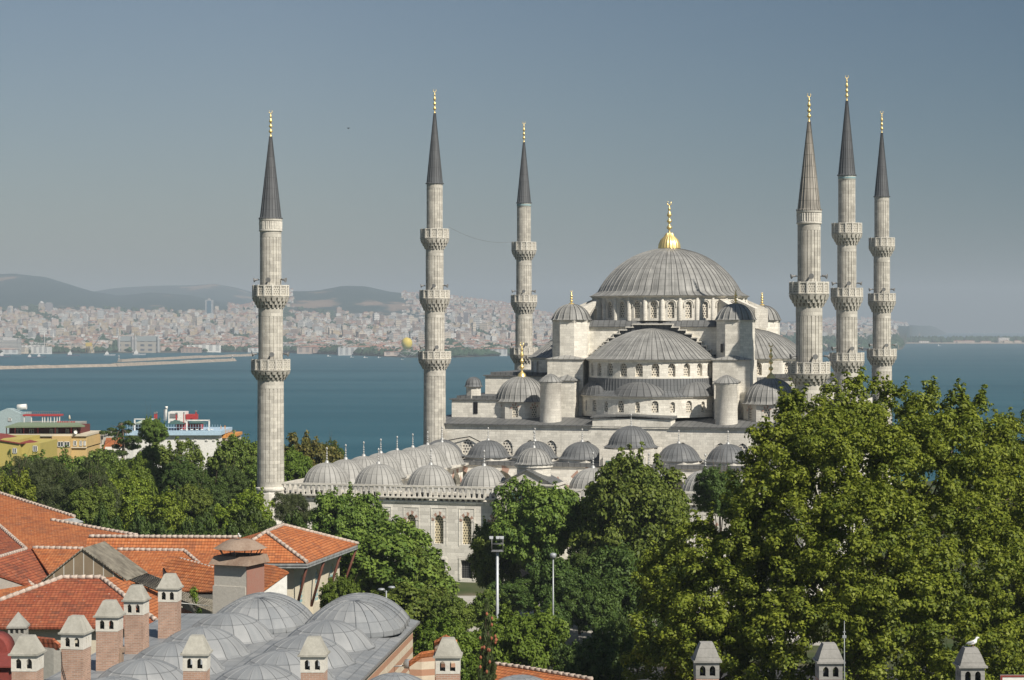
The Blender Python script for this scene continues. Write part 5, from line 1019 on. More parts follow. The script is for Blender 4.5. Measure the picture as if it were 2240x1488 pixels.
for i in range(2): proto('olive%d' % i, 'leaf_olive', rand_lobes(100 + i, 6, 5.0, 5.4, 4.6, 1.7), 4.5, .24, 91 + i, leaf=.36, dens=150, crad=.8, area=1.1, asp=.22, up=.2, rough=.1, gap=.03, inner=.05)
cedar_l = [(q * math.cos(a), q * math.sin(a), z, r, r * .8, .28) for q, a, z, r in ((.3, 0, 9.5, 1.3), (1.2, 2.5, 8.6, 1.7), (1.4, 5.4, 7.9, 1.8), (2.0, 1.0, 7.1, 2.0), (2.3, 3.6, 6.3, 2.2), (2.4, 5.6, 5.4, 2.2), (2.8, .3, 4.6, 2.3), (2.9, 2.6, 4.0, 2.4), (2.6, 4.6, 3.2, 2.2))]
proto('cedar0', 'leaf_dark', cedar_l, 9.6, .25, 99, leaf=.34, dens=90, crad=.7, area=1.0, asp=.35, flat_=.35, rough=.25)
spr = [(0, 0, 10 - .62 * i, .2 + .2 * i, .2 + .2 * i, .35) for i in range(14)]
proto('spruce0', 'leaf_olive', spr, 9.5, .18, 98, leaf=.4, dens=42, crad=.45, area=.32, asp=.25, up=-.2, rough=.45, gap=.2)
cyp = [(0, 0, z, r, r, 1.1) for z, r in ((1.5, 1.0), (3, 1.2), (4.5, 1.15), (6, 1.0), (7.5, .75), (9, .45))]
proto('cypress0', 'leaf_dark', cyp, 6, .2, 97, leaf=.3, dens=70, crad=.5, area=.6, asp=.4, rough=.1)
shr = rand_lobes(120, 9, 5.0, 4.2, 4.2, 2.0); proto('shrub0', 'leaf_dark', shr, 3.0, .2, 96, leaf=.42, dens=120, crad=.8, area=1.2, asp=.4, rough=.12, gap=.03)
tq = random.Random(17)
def tree(key, u, v, wpx, Y, lab, cat="tree", ws=1.08, zb=0.0, name="tree", group=None, dy=1.0):
    ztop = CAMZ - (v - HV) * Y / F; X = (u - 1120) * Y / F; R_ = wpx * Y / F / 2; h = ztop - zb
    o = empty(name, (X, Y, zb), tq.uniform(0, 6.28)); tag(o, lab, cat, group); cm, tm, zm, rm = PROTO[key]; zs = h / zm; xs_ = R_ / rm * ws
    zc_ = zs if key[:5] in ('cedar', 'spruc', 'cypre', 'shrub') else min(zs, 1.3 * xs_)
    inst("crown", cm, o, (0, 0, h - zm * zc_), sc=(xs_, xs_ * dy, zc_)); inst("trunk", tm, o, sc=(xs_, xs_, (h - zm * zc_ + 6 * zc_) / 6)); return o
G1 = "park trees left of the mosque"; G2 = "trees before the courtyard wall"
for a in [('mid0', 130, 992, 160, 335, "wide mid green tree in front of the ochre hotel"), ('bright0', 40, 1013, 110, 332, "light green tree under the olive yellow house"), ('olive0', 190, 1006, 150, 262, "big round dark olive conifer above the far left tiled roof"), ('olive1', 88, 1000, 130, 288, "dark olive conifer left of the biggest olive one"),
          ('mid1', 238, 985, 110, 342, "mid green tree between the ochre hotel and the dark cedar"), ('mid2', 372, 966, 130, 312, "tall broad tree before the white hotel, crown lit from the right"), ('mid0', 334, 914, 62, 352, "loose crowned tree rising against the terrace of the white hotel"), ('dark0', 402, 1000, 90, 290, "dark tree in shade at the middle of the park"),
          ('mid1', 512, 953, 125, 316, "mid green tree just left of the nearest left minaret"), ('mid2', 490, 985, 85, 322, "tree between the white hotel and the nearest left minaret"), ('bright1', 300, 1000, 120, 306, "yellowish green tree below the cedar"), ('plane0', 352, 1076, 130, 248, "low round light green tree beside the clearing"),
          ('plane1', 272, 1040, 130, 266, "light green tree right of the big olive conifer"), ('plane0', 525, 1070, 150, 256, "round yellow green tree at the foot of the nearest left minaret"), ('dark1', 452, 1035, 95, 282, "dark tree behind the clearing in the park"), ('brown0', 682, 950, 125, 346, "brown tinged tree right of the nearest left minaret"),
          ('bright0', 640, 985, 95, 314, "light green tree against the right edge of the nearest left minaret"), ('dark0', 722, 965, 55, 352, "narrow dark tree at the seaward end of the brown tinged tree"), ('cedar0', 268, 922, 125, 384, "dark layered cedar before the orange roofed house"), ('cypress0', 21, 985, 18, 342, "thin dark cypress at the left edge"),
          ('plane1', 20, 1032, 110, 250, "light green tree above the far left roof at the picture edge"), ('mid0', 580, 1000, 90, 312, "tree hidden partly behind the nearest left minaret"), ('mid2', 200, 1065, 90, 245, "tree in front of the olive conifer's right foot"), ('dark1', 500, 1020, 80, 300, "dark tree in the gap left of the minaret"), ('mid1', 420, 1060, 80, 262, "small tree beside the parked white car")]: tree(*a[:5], a[5], group=G1)
for a in [('olive1', 640, 1078, 85, 262, "rounded dark conifer before the left end of the balustrade"), ('mid0', 765, 1074, 155, 256, "spreading tree before the courtyard wall left of the arched windows"), ('mid2', 850, 1146, 280, 226, "broad tree covering the lower wall behind the pavilion"), ('mid1', 918, 1192, 105, 224, "tree below the three clear arched windows"),
          ('round0', 1084, 1142, 112, 242, "dense dark round tree left of the tall middle tree"), ('mid2', 1172, 1054, 175, 236, "tall tree in front of the main gate"), ('mid0', 1255, 1082, 125, 240, "tree between the gate and the dark domed tree"), ('round0', 1390, 996, 240, 232, "large dark dome shaped tree in front of the portico"),
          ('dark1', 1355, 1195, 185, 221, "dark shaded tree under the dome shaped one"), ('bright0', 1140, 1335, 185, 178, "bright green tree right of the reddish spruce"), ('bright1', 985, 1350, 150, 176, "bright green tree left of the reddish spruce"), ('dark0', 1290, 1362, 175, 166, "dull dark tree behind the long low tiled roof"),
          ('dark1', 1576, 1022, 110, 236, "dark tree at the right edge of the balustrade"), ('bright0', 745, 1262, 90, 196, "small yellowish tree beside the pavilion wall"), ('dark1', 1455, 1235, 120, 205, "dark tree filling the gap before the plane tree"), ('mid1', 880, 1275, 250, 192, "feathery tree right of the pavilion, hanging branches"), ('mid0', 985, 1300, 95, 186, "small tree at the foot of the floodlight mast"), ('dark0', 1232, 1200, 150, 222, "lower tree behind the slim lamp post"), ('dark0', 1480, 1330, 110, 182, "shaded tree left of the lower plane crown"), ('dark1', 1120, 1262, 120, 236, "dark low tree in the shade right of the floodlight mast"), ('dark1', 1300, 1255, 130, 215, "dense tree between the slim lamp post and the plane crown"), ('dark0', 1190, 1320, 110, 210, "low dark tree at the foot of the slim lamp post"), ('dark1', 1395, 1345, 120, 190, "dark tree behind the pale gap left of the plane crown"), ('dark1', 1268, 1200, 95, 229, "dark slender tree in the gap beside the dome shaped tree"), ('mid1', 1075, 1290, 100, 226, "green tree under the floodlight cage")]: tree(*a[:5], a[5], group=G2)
tree('spruce0', 1066, 1330, 85, 150, "narrow dark spruce with reddish cones beside the tiled hut")
cn = MB(); q = random.Random(2); X, Y = (1066 - 1120) * 150 / F, 150
for _ in range(24): t = q.random(); a = q.uniform(PI, 2 * PI); z = 13.9 - t * 6; r = .3 + .17 * (14 - z) * q.uniform(.6, 1); cn.lathe([(0, -.16), (.09, -.08), (.1, .05), (0, .16)], 6, r * math.cos(a), r * math.sin(a)); n0 = len(cn.v) - 24; cn.v[n0:] = [(x, y, z + zz) for x, y, zz in cn.v[n0:]]
sp_o = bpy.data.objects["spruce_cones"] if "spruce_cones" in bpy.data.objects else None
for ob in list(col.objects):
    if ob.get("label", "").startswith("narrow dark spruce"): co = cn.build("cones", flat("reddish cones", (.3, .11, .06), .8), ob); co.rotation_euler = (0, 0, -ob.rotation_euler.z)
for u, v, w_, Y, lab in ((470, 1128, 110, 226, "low grey green shrub above the middle tiled ridge, left one"), (565, 1116, 130, 228, "low grey green shrub above the middle tiled ridge, between two others"), (400, 1142, 120, 222, "low shrub where the long left roof ends"), (650, 1128, 110, 232, "low shrub behind the ridge of the pavilion"), (310, 1128, 100, 232, "low dark shrub under the round yellow green trees"), (235, 1112, 90, 232, "low dark shrub behind the grey eaves board"), (520, 1150, 120, 218, "low shrub right behind the tiled ridge"), (345, 1150, 110, 221, "low shrub in front of the park clearing")):
    tree('shrub0', u, v, w_, Y, lab, "shrub", name="shrub", group="shrubs behind the tiled roofs")
sh2 = tree('cypress0', 428, 1288, 60, 168.0, "small palm like shrub growing among the roofs", "shrub", name="shrub"); sh2.children[0].material_slots[0].link = 'OBJECT'; sh2.children[0].material_slots[0].material = M['leaf_bright']
# the great plane trees at the right
def pix_lobes(L, bx, by):
    o = []
    for u, v, Y, r in L: p = far(u, v, Y); q = r * Y / F; o.append((p.x - bx, p.y - by, p.z, q, q, q * .95))
    return o
def big_tree(name, u, Y, L, seed, lab, th, tr_, **k):
    bx, by = (u - 1120) * Y / F, Y; lo = pix_lobes(L, bx, by); o = tag(empty(name, (bx, by, 0)), lab, "tree")
    inst("crown", crown("crown", M['leaf_plane'], lo, seed=seed, **k), o); trunk(th, tr_, [l[:3] for l in lo], seed).build("trunk", M['bark'], o)
kw = dict(leaf=.25, dens=120, crad=.72, area=.95, spikes=5, rough=.28, inner=.16, gap=.16)
big_tree("plane_tree", 1890, 152, [(1870, 918, 152, 76), (1752, 962, 149, 84), (1955, 938, 154, 78), (1850, 985, 150, 85), (2045, 930, 153, 70), (2130, 960, 153, 80), (1692, 1022, 147, 70), (1652, 1090, 148, 60), (1850, 1060, 143, 140), (2040, 1060, 146, 130), (2160, 1090, 151, 95), (1720, 1150, 142, 115), (1660, 1195, 147, 72), (1900, 1230, 138, 150), (2090, 1240, 142, 130), (1800, 1350, 137, 130), (1980, 1400, 137, 135), (2110, 1410, 141, 110), (1700, 1290, 141, 90)], 5, "huge plane tree with sunlit leaves hiding the right side of the mosque", 13, .75, **kw)
big_tree("plane_tree", 1560, 146, [(1540, 1215, 146, 62), (1630, 1225, 146, 62), (1470, 1270, 148, 66), (1560, 1310, 142, 95), (1650, 1350, 142, 85), (1480, 1390, 144, 85), (1580, 1440, 140, 95), (1690, 1450, 141, 80), (1455, 1480, 146, 75)], 6, "lower bright plane tree in front and left of the huge one", 9, .45, **kw)
big_tree("plane_tree", 2245, 160, [(2215, 990, 162, 62), (2270, 960, 164, 70), (2240, 1080, 160, 85), (2205, 1180, 161, 60), (2260, 1230, 158, 90), (2215, 1330, 160, 75), (2270, 1400, 158, 95), (2200, 1440, 160, 70)], 7, "plane tree cut by the right picture edge", 10, .5, **kw)
# parked white car and a person glimpsed in the clearing
cx = MB(); Y = 300.0; p = far(420, 1118, Y); o = tag(empty("parked_car", (p.x, Y, 0), R(60)), "white car glimpsed parked in the park clearing between the trees", "car")
m = MB(); m.hexa([(-2.1, -.85, .3), (2.1, -.85, .3), (2.1, .85, .3), (-2.1, .85, .3), (-2.1, -.82, .9), (2.05, -.82, .85), (2.05, .82, .85), (-2.1, .82, .9)]); m.hexa([(-1.7, -.8, .9), (1.1, -.8, .88), (1.1, .8, .88), (-1.7, .8, .9), (-1.2, -.66, 1.45), (.4, -.66, 1.45), (.4, .66, 1.45), (-1.2, .66, 1.45)]); m.build("body", flat("white car paint", (.65, .66, .67), .3, .5), o)
for x in (-1.3, 1.3):
    for y in (-.8, .8): m = MB(); m.tube([(x, y - .1, .32), (x, y + .1, .32)], .32, 12); m.build("wheel", M['dark'], o)
m = MB(); m.hexa([(-1.55, -.815, .95), (.95, -.815, .93), (.95, .815, .93), (-1.55, .815, .95), (-1.15, -.7, 1.38), (.42, -.7, 1.38), (.42, .7, 1.38), (-1.15, .7, 1.38)]); m.build("windows", M['glassd'], o)
# ---------------------------------------------------------------- sea, land and far shore
SEA = -35.0
k = NT("sea water", 0.22, 0.08); p = k.pos((0.01, 0.004, 0.01)); band = k.noise(k.pos((0.0011, 0.0075, 0.01)), 1.0, 5, 0.6)
w1 = k.noise(k.pos((0.16, 0.3, 0.2)), 1.0, 5, 0.65); w2 = k.noise(k.pos((0.02, 0.04, 0.02)), 1.0, 4)
k.bump(k.math('ADD', w1, k.math('MULTIPLY', w2, 1.5)), 0.55, 1.2)
k.put(k.b.inputs["Roughness"], k.ramp(band, 0.35, 0.65, 0.16, 0.34))
k.b.inputs['Specular IOR Level'].default_value = 0.0
M['water'] = k.color(k.mix(k.ramp(band, 0.35, 0.68), (0.009, 0.066, 0.092), (0.024, 0.1, 0.127)))
gl = k.n("BsdfGlossy"); gl.inputs["Color"].default_value = (.55, .72, .8, 1); gl.inputs["Roughness"].default_value = .25; bn = [x for x in k.t.nodes if x.type == 'BUMP'][0]; k.l(bn.outputs[0], gl.inputs["Normal"])
mx = k.n("MixShader"); k.l(k.ramp(band, .3, .7, .12, .24), mx.inputs[0]); k.l(k.b.outputs[0], mx.inputs[1]); k.l(gl.outputs[0], mx.inputs[2]); k.l(mx.outputs[0], k.t.nodes["Material Output"].inputs[0])
m = MB(); m.face([(-26000, 300, SEA), (26000, 300, SEA), (26000, 20000, SEA), (-26000, 20000, SEA)]); tag(m.build("sea", M['water']), kind="structure")
k = NT("park soil and grass", 0.95, 0.1); nz = k.noise(k.pos(0.12), 1.0, 6, .6)
M['ground'] = k.color(k.cramp(nz, [(0.35, (0.045, 0.07, 0.025)), (0.55, (0.075, 0.085, 0.04)), (0.7, (0.15, 0.13, 0.09))]))
m = MB(); ys = [-250, 60, 200, 380, 470, 520, 580, 650, 720]; zs = [0, 0, 0, 0, -1, -6, -17, -30, -37]; xs_ = [-900, -300, -100, 0, 100, 300, 900]
b = m.vs([(x, y, z) for y, z in zip(ys, zs) for x in xs_]); n = len(xs_)
for j in range(len(ys) - 1):
    for i in range(n - 1): m.fi((b + j * n + i, b + j * n + i + 1, b + (j + 1) * n + i + 1, b + (j + 1) * n + i), None, True)
tag(m.build("ground", M['ground']), kind="structure")
m = MB(); m.box(-14, 34, 222, 262, -.15, .12); tag(m.build("pavement", flat("plaza paving", (0.42, 0.4, 0.36), 0.9, .1, var=.15, sc=.6)), kind="structure")
m = MB(); m.box(-40, 70, 196, 208, -.15, .06); tag(m.build("road", flat("asphalt", (0.06, 0.06, 0.062), 0.9, .1)), kind="structure")
def lerp(t, pts):
    if t <= pts[0][0]: return pts[0][1]
    for (a, b), (c, d) in zip(pts, pts[1:]):
        if t <= c: return b + (d - b) * (t - a) / (c - a)
    return pts[-1][1]
COAST = [(-300, 776), (0, 776), (250, 773), (560, 771), (620, 772), (900, 783), (960, 784), (1110, 779), (1250, 776), (1700, 771), (1940, 768), (1972, 767), (1984, 748), (2000, 737), (2070, 731.5)]
RIDGES = [(11500, 1900, [(-400, 617), (-60, 603), (30, 599), (100, 606), (150, 621), (200, 637), (260, 648), (330, 640), (420, 647), (480, 663), (560, 672), (700, 690), (900, 713)]),
          (14500, 1700, [(100, 660), (180, 642), (250, 632), (340, 628), (420, 625), (470, 620), (520, 628), (580, 645), (640, 655), (800, 690), (950, 713)]),
          (10500, 1500, [(450, 713), (520, 680), (600, 650), (640, 635), (700, 632), (750, 624), (800, 627), (850, 640), (920, 648), (990, 652), (1060, 660), (1110, 666), (1180, 685), (1240, 698), (1350, 708), (1500, 713)]),
          (14000, 1800, [(1600, 713), (1700, 706), (1780, 700), (1830, 698), (1880, 697), (1940, 702), (2000, 712), (2040, 721), (2070, 733)])]
BASE = [(-300, 684), (600, 682), (700, 697), (1100, 702), (1250, 706), (1700, 716), (1960, 728), (1985, 742), (2070, 760)]
hr = random.Random(5); WV = [(hr.uniform(.004, .02), hr.uniform(.0005, .002), hr.uniform(0, 6), hr.uniform(.4, 1)) for _ in range(9)]
def wob(u, Z): return sum(a * math.sin(p_ * u + q * Z + s) for p_, q, s, a in WV) / 3
def zc(u): return 70 * F / (lerp(u, COAST) - HV)
def land(u, Z):
    c = zc(u); hb = CAMZ - (lerp(u, BASE) - HV) * 8500 / F; t = max(0, min(1, (Z - c) / (8500 - c))); s = min(1, (Z - c) / 60)
    h = SEA + 3.5 * s + (hb - SEA - 3.5) * (t ** 1.15)
    for z0, sg, pr in RIDGES:
        e = CAMZ - (lerp(u, pr) - HV) * z0 / F; g = math.exp(-((Z - z0) / sg) ** 2)
        if e > h: h += (e - h) * g
    return h + wob(u * 1.0, Z) * 5 * max(0, min(1, (Z - 7000) / 3000))
k = NT("far hills", 0.95, 0.05); nz = k.noise(k.pos((.0016, .0007, .004)), 1.0, 7, .62); py = k.sep(k.pos(1.0))[1]
hazy_forest = k.cramp(nz, [(.45, (.014, .042, .042)), (.6, (.026, .054, .05)), (.63, (.22, .16, .12)), (.78, (.3, .22, .16))])  # woodland green shifted towards blue, distance haze put into the colour
city = k.cramp(k.noise(k.pos((.02, .01, .02)), 1.0, 4), [(.4, (.03, .045, .03)), (.65, (.11, .1, .08))])
M['land'] = k.color(k.mix(k.ramp(py, 7800, 8800), city, hazy_forest))
m = MB(); us = [-300 + 2370 * i / 197 for i in range(198)]; ts = [0, .008, .02, .05, .1, .17, .25, .33, .41, .48, .54, .59, .63, .67, .71, .75, .79, .83, .87, .91, .95, 1.0]
b = len(m.v)
for t in ts:
    for u in us: c = zc(u); Z = c + (max(17000, c + 900) - c) * t; m.v.append(((u - 1120) * Z / F, Z, land(u, Z) if t else SEA - 2))
n = len(us)
for j in range(len(ts) - 1):
    for i in range(n - 1): m.fi((j * n + i, j * n + i + 1, (j + 1) * n + i + 1, (j + 1) * n + i), None, True)
tag(m.build("hills", M['land']), kind="structure")
# ---- city across the water
def box_mat(name, wall, win=(0.1, 0.11, 0.13), cols=5, rows=6):
    k = NT(name, .8, .2); sx, sy, _ = k.sep(k.uv(cols, rows)); fx = k.math('ABSOLUTE', k.math('SUBTRACT', k.math('FRACT', sx), .5)); fy = k.math('ABSOLUTE', k.math('SUBTRACT', k.math('FRACT', sy), .5))
    g = k.math('MULTIPLY', k.math('LESS_THAN', fx, .26), k.math('LESS_THAN', fy, .24)); return k.color(k.mix(g, wall, win))
WALLS = {"cream": (.58, .5, .4), "white": (.66, .64, .6), "pale grey": (.46, .46, .45), "pinkish": (.52, .42, .36), "ochre": (.52, .41, .27), "brownish": (.36, .27, .22)}
mr = flat("far red roof", (.34, .19, .145), .9, .1); mg = flat("far grey roof", (.34, .33, .32), .9, .1)
def unit_house(wall, roof):
    m = MB(); F4 = [((-.5, -.5), (.5, -.5)), ((.5, -.5), (.5, .5)), ((.5, .5), (-.5, .5)), ((-.5, .5), (-.5, -.5))]
    zt = .82 if roof else 1.0
    for a, b in F4: m.face([(*a, -.3), (*b, -.3), (*b, 0), (*a, 0)], [(0, 0)] * 4); m.face([(*a, 0), (*b, 0), (*b, zt), (*a, zt)], [(0, 0), (1, 0), (1, 1), (0, 1)])
    if roof:
        e = [(-.54, -.54, zt), (.54, -.54, zt), (.54, .54, zt), (-.54, .54, zt)]; r0, r1 = (-.2, 0, 1.0), (.2, 0, 1.0)
        m.face([e[0], e[1], r1, r0], mi=1); m.face([e[2], e[3], r0, r1], mi=1); m.face([e[1], e[2], r1], mi=1); m.face([e[3], e[0], r0], mi=1)
    else:
        m.face([(-.5, -.5, 1), (.5, -.5, 1), (.5, .5, 1), (-.5, .5, 1)], mi=1); m.box(-.15, .2, -.1, .2, 1.0, 1.1, mi=1)
    return m
UNITS = {}
for wn, c in WALLS.items():
    mt = box_mat("far %s wall" % wn, c)
    for rf_ in (0, 1): UNITS[(wn, rf_)] = unit_house(wn, rf_).mesh("far_building", [mt, mr if rf_ else mg])
cr = random.Random(11); B = []
def clear(u): return not (1215 < u < 1640)
while len(B) < 8600:
    u = cr.uniform(-60, 1960)
    if not clear(u): continue
    c = zc(u); q = cr.random(); Z = c + 90 + (9300 - c) * q ** 1.25
    if wob(u * 5, Z * 3.2) < -.22 and cr.random() < .82: continue
    if u > 1640 and cr.random() < .55: continue
    if Z > 8300 and (u < 560 or (620 < u < 900)) and True: continue
    tallq = cr.random(); w_ = cr.uniform(9, 24); d_ = cr.uniform(9, 20)
    h = cr.uniform(7, 15) + (cr.uniform(6, 18) if tallq > .72 and Z > c + 900 else 0) + (cr.uniform(12, 22) if tallq > .99 and Z > c + 1500 else 0)
    if Z < c + 900: h = min(h, 15)
    if Z > 7600: h *= .72
    B.append((u, Z, w_, d_, h, cr.choice(["cream", "cream", "white", "white", "pale grey", "pinkish", "pinkish", "ochre", "brownish"]), int(h < 20 and cr.random() < .45), cr.uniform(-.5, .5)))
for _ in range(1100):     # scattered houses up the hills
    u = cr.uniform(880, 1230) if cr.random() < .75 else cr.uniform(500, 640); Z = cr.uniform(8600, 10400); B.append((u, Z, cr.uniform(8, 16), 10, cr.uniform(7, 16), cr.choice(["cream", "white", "pinkish"]), 1, cr.uniform(-.5, .5)))
for _ in range(260): B.append((cr.uniform(1790, 1985), cr.uniform(11500, 13800), cr.uniform(10, 22), 10, cr.uniform(8, 18), "white", 1, 0))
for _ in range(70):     # long halls and blocks on the quays
    u = cr.uniform(-40, 1200); Z = zc(u) + cr.uniform(20, 420); B.append((u, Z, cr.uniform(40, 105), cr.uniform(14, 26), cr.uniform(8, 17), cr.choice(["white", "cream", "pale grey", "pinkish", "brownish"]), int(cr.random() < .5), cr.uniform(-.3, .3)))
B.sort(key=lambda q: -(q[4] * q[2]) / q[1] ** 2)
LANDMARKS = [(455, 690), (90, 690), (107, 690), (300, 790), (20, 790), (1018, 695)]
nb = 0; bulk = {}
for u, Z, w_, d_, h, wn, rf_, rz in B:
    X = (u - 1120) * Z / F; zg = land(u, Z)
    if abs(u - 303) < 62 and Z < zc(u) + 420: continue
    if nb < 280:
        o = inst("far_building", UNITS[(wn, rf_)], None, (X, Z, zg), rz, (w_, d_, h)); nb += 1
        kind = "tower block" if h > 26 else "house" if (rf_ and h < 12) else "apartment block"
        tag(o, "%s %s with %s in the hazy city across the water" % (wn, kind, "red pitched roof" if rf_ else "flat roof"), "building", "buildings of the city across the water")
    else: bulk.setdefault((wn, rf_), []).append((X, Z, zg, w_, d_, h, rz))
mats = []; big = MB()
for (wn, rf_), L in bulk.items():
    me = UNITS[(wn, rf_)]; i0 = len(mats); mats += [me.materials[0], me.materials[1]]
    src = unit_house(wn, rf_)
    for X, Y, zg, w_, d_, h, rz in L:
        c, s_ = math.cos(rz), math.sin(rz); b = big.vs([(X + (x * w_) * c - (y * d_) * s_, Y + (x * w_) * s_ + (y * d_) * c, zg + z * h) for x, y, z in src.v])
        for f_, uv, mi in zip(src.f, src.uv, src.mi): big.fi([b + i for i in f_], uv if uv else [(0, 0)] * len(f_), False, i0 + mi)
tag(big.build("city_buildings", mats), "dense mass of small pale and red roofed buildings covering the far shore", "city", kind="stuff")
# shore woods: many leafy lumps in one mass
lm = MB(); tr = random.Random(3)
def lump(mb, x, y, z, r, h, n=7):
    b = len(mb.v); ro = tr.uniform(0, 6)
    for q, f_ in ((0, 1.0), (.35, 1.12), (.7, .75), (1.0, .12)):
        for i in range(n): a = ro + 2 * PI * i / n; e = r * f_ * tr.uniform(.75, 1.2); mb.v.append((x + e * math.cos(a), y + e * math.sin(a), z + h * q * tr.uniform(.85, 1.1)))
    for j in range(3):
        for i in range(n): i2 = (i + 1) % n; mb.fi((b + j * n + i, b + j * n + i2, b + (j + 1) * n + i2, b + (j + 1) * n + i))
    mb.fi(range(b + 3 * n, b + 4 * n))
for _ in range(9000):
    if tr.random() < .5: u = tr.choice([tr.gauss(90, 45), tr.gauss(720, 70), tr.gauss(760, 40), tr.gauss(1000, 40), tr.gauss(1080, 25), tr.gauss(600, 25)])
    elif tr.random() < .75: u = tr.uniform(-40, 1215)
    else: continue
    Z = zc(u) + (tr.uniform(40, 260) if tr.random() < .3 else tr.uniform(100, 3600))
    if Z > zc(u) + 270 and wob(u * 5, Z * 3.2) > -.15 and tr.random() < .85: continue
    lump(lm, (u - 1120) * Z / F, Z, land(u, Z), tr.uniform(5, 11), tr.uniform(7, 15))
for _ in range(750):
    u = tr.uniform(1650, 1965); Z = zc(u) + tr.uniform(60, 1500); lump(lm, (u - 1120) * Z / F, Z, land(u, Z), tr.uniform(10, 20), tr.uniform(12, 24))
M['far_green'] = flat("far foliage", (.035, .065, .035), .95, .05, var=.4, sc=.02)
tag(lm.build("shore_woods", M['far_green']), "dark green trees in clumps along the far shore", "woods", kind="stuff")
# the low wooded spit on the right
sp_ = MB(); ZS = 70 * F / (752 - HV)
sp_.prism([((u - 1120) * z / F, z) for u, z in ((1935, ZS + 250), (1960, ZS + 40), (2060, ZS), (2330, ZS - 80), (2330, ZS + 1200), (2000, ZS + 900))], SEA - 2, SEA + 3.5)
tag(sp_.build("spit_shore", flat("sandy shore", (.42, .34, .27), .9, .1)), kind="structure")
s2 = MB()
for _ in range(520): u = tr.uniform(1945, 2310); Z = ZS + tr.uniform(110, 500); lump(s2, (u - 1120) * Z / F, Z, SEA + 3, tr.uniform(8, 16), tr.uniform(12, 26))
tag(s2.build("spit_woods", M['far_green']), "line of dark trees on the low spit at the right", "woods", kind="stuff")
for i in range(16):
    u = tr.uniform(2020, 2240); o = inst("spit_house", UNITS[(tr.choice(["white", "cream", "pinkish"]), 1)], None, ((u - 1120) * (ZS + 45) / F, ZS + 45 + i, SEA + 3.4), 0, (tr.uniform(14, 40), 12, tr.uniform(6, 10)))
    tag(o, "low shed with a red roof on the wooded spit", "building", "low buildings on the spit")
o = inst("spit_house", UNITS[("white", 0)], None, ((2195 - 1120) * (ZS + 90) / F, ZS + 90, SEA + 3.4), 0, (42, 20, 19)); tag(o, "long white block at the right end of the wooded spit", "building")
# landmarks
def lm_box(name, u, v0, v1, wpx, Z, mat, lab, cat, dpx=.8, roof=None):
    p = far(u, v0, Z); q = far(u, v1, Z); s = Z / F; o = empty(name, (q.x, q.y, q.z)); h = p.z - q.z; m = MB()
    m.box(-wpx * s / 2, wpx * s / 2, 0, wpx * s * dpx, -h * .3, h); body = m.build("body", mat, o); tag(o, lab, cat); return o, s, h
bm = lambda c, w_=(.1, .11, .13), a=.09, b=.1: (lambda k: k.color(k.mix(k.math('LESS_THAN', k.math('FRACT', k.sep(k.uv(b, b * 3))[1]), .45), c, w_)))(NT("banded facade", .6, .3))
o, s, h = lm_box("glass_tower", 457, 656, 686, 16, 8000, bm((.5, .52, .52)), "tall office tower with a blue glass front and pale sides across the water", "tower")
m = MB(); m.box(-4 * s, 5 * s, -2, 0, 0, h * .93); m.build("glass_front", flat("blue glass", (.05, .12, .17), .15, .6), o); m = MB(); m.box(-3 * s, 3 * s, 2, 9, h, h + 3 * s); m.build("roof_box", mg, o)
o, s, h = lm_box("twin_tower", 90, 663, 686, 11, 8200, bm((.6, .52, .42)), "left of two hilltop towers, cream with a domed top", "tower"); m = MB(); m.lathe(cap_profile(5 * s, h, 4 * s, 4), 12, 0, 4 * s); m.build("crown_dome", UNITS[("white", 0)].materials[0], o)
o, s, h = lm_box("twin_tower", 106, 664, 688, 15, 8150, bm((.4, .37, .37)), "right of two hilltop towers, grey with vertical bands", "tower"); m = MB(); m.box(-5 * s, 5 * s, 2, 8 * s, h, h + 2 * s); m.build("roof_box", mg, o)
for u, v0, v1, w_, lab in ((1005, 692, 718, 9, "shorter of two dark towers beside the left minarets"), (1019, 684, 712, 10, "taller of two dark towers beside the left minarets")):
    o, s, h = lm_box("dark_tower", u, v0, v1, w_, 7000, bm((.24, .2, .2)), lab, "tower"); m = MB(); m.box(-3 * s, 3 * s, 2, 6 * s, h, h + 1.5 * s); m.build("roof_box", mg, o)
# old railway terminal with steep slate roofs
Z = zc(303) + 40; p = far(303, 780, Z); s = Z / F; st = tag(empty("railway_terminal", (p.x, p.y, SEA + 2)), "big old stone terminal with steep grey roofs on the far waterfront", "station")
for x0, x1, z1 in ((-44, -12, 24), (-8, 44, 24)):
    m = MB(); m.box(x0 * s, x1 * s, 0, 24 * s, -4, z1 * s); wl = m.build("wall", box_mat("terminal stone", (.36, .32, .27), cols=.05, rows=.085), st)
    m = MB(); e = [(x0 * s - 1, -1, z1 * s), (x1 * s + 1, -1, z1 * s), (x1 * s + 1, 24 * s + 1, z1 * s), (x0 * s - 1, 24 * s + 1, z1 * s)]; t_ = [((x0 + 5) * s, 6 * s, (z1 + 11) * s), ((x1 - 5) * s, 6 * s, (z1 + 11) * s), ((x1 - 5) * s, 18 * s, (z1 + 11) * s), ((x0 + 5) * s, 18 * s, (z1 + 11) * s)]
    m.hexa(e + t_); m.build("roof", flat("slate roof", (.2, .22, .22), .8), st)
for x in (-43, -13, -7, 43):
    m = MB(); m.lathe([(3 * s, 0), (3 * s, 27 * s), (3.6 * s, 27 * s), (0, 40 * s)], 8, x * s, 0, sm=False); m.build("corner_tower", mg, st)
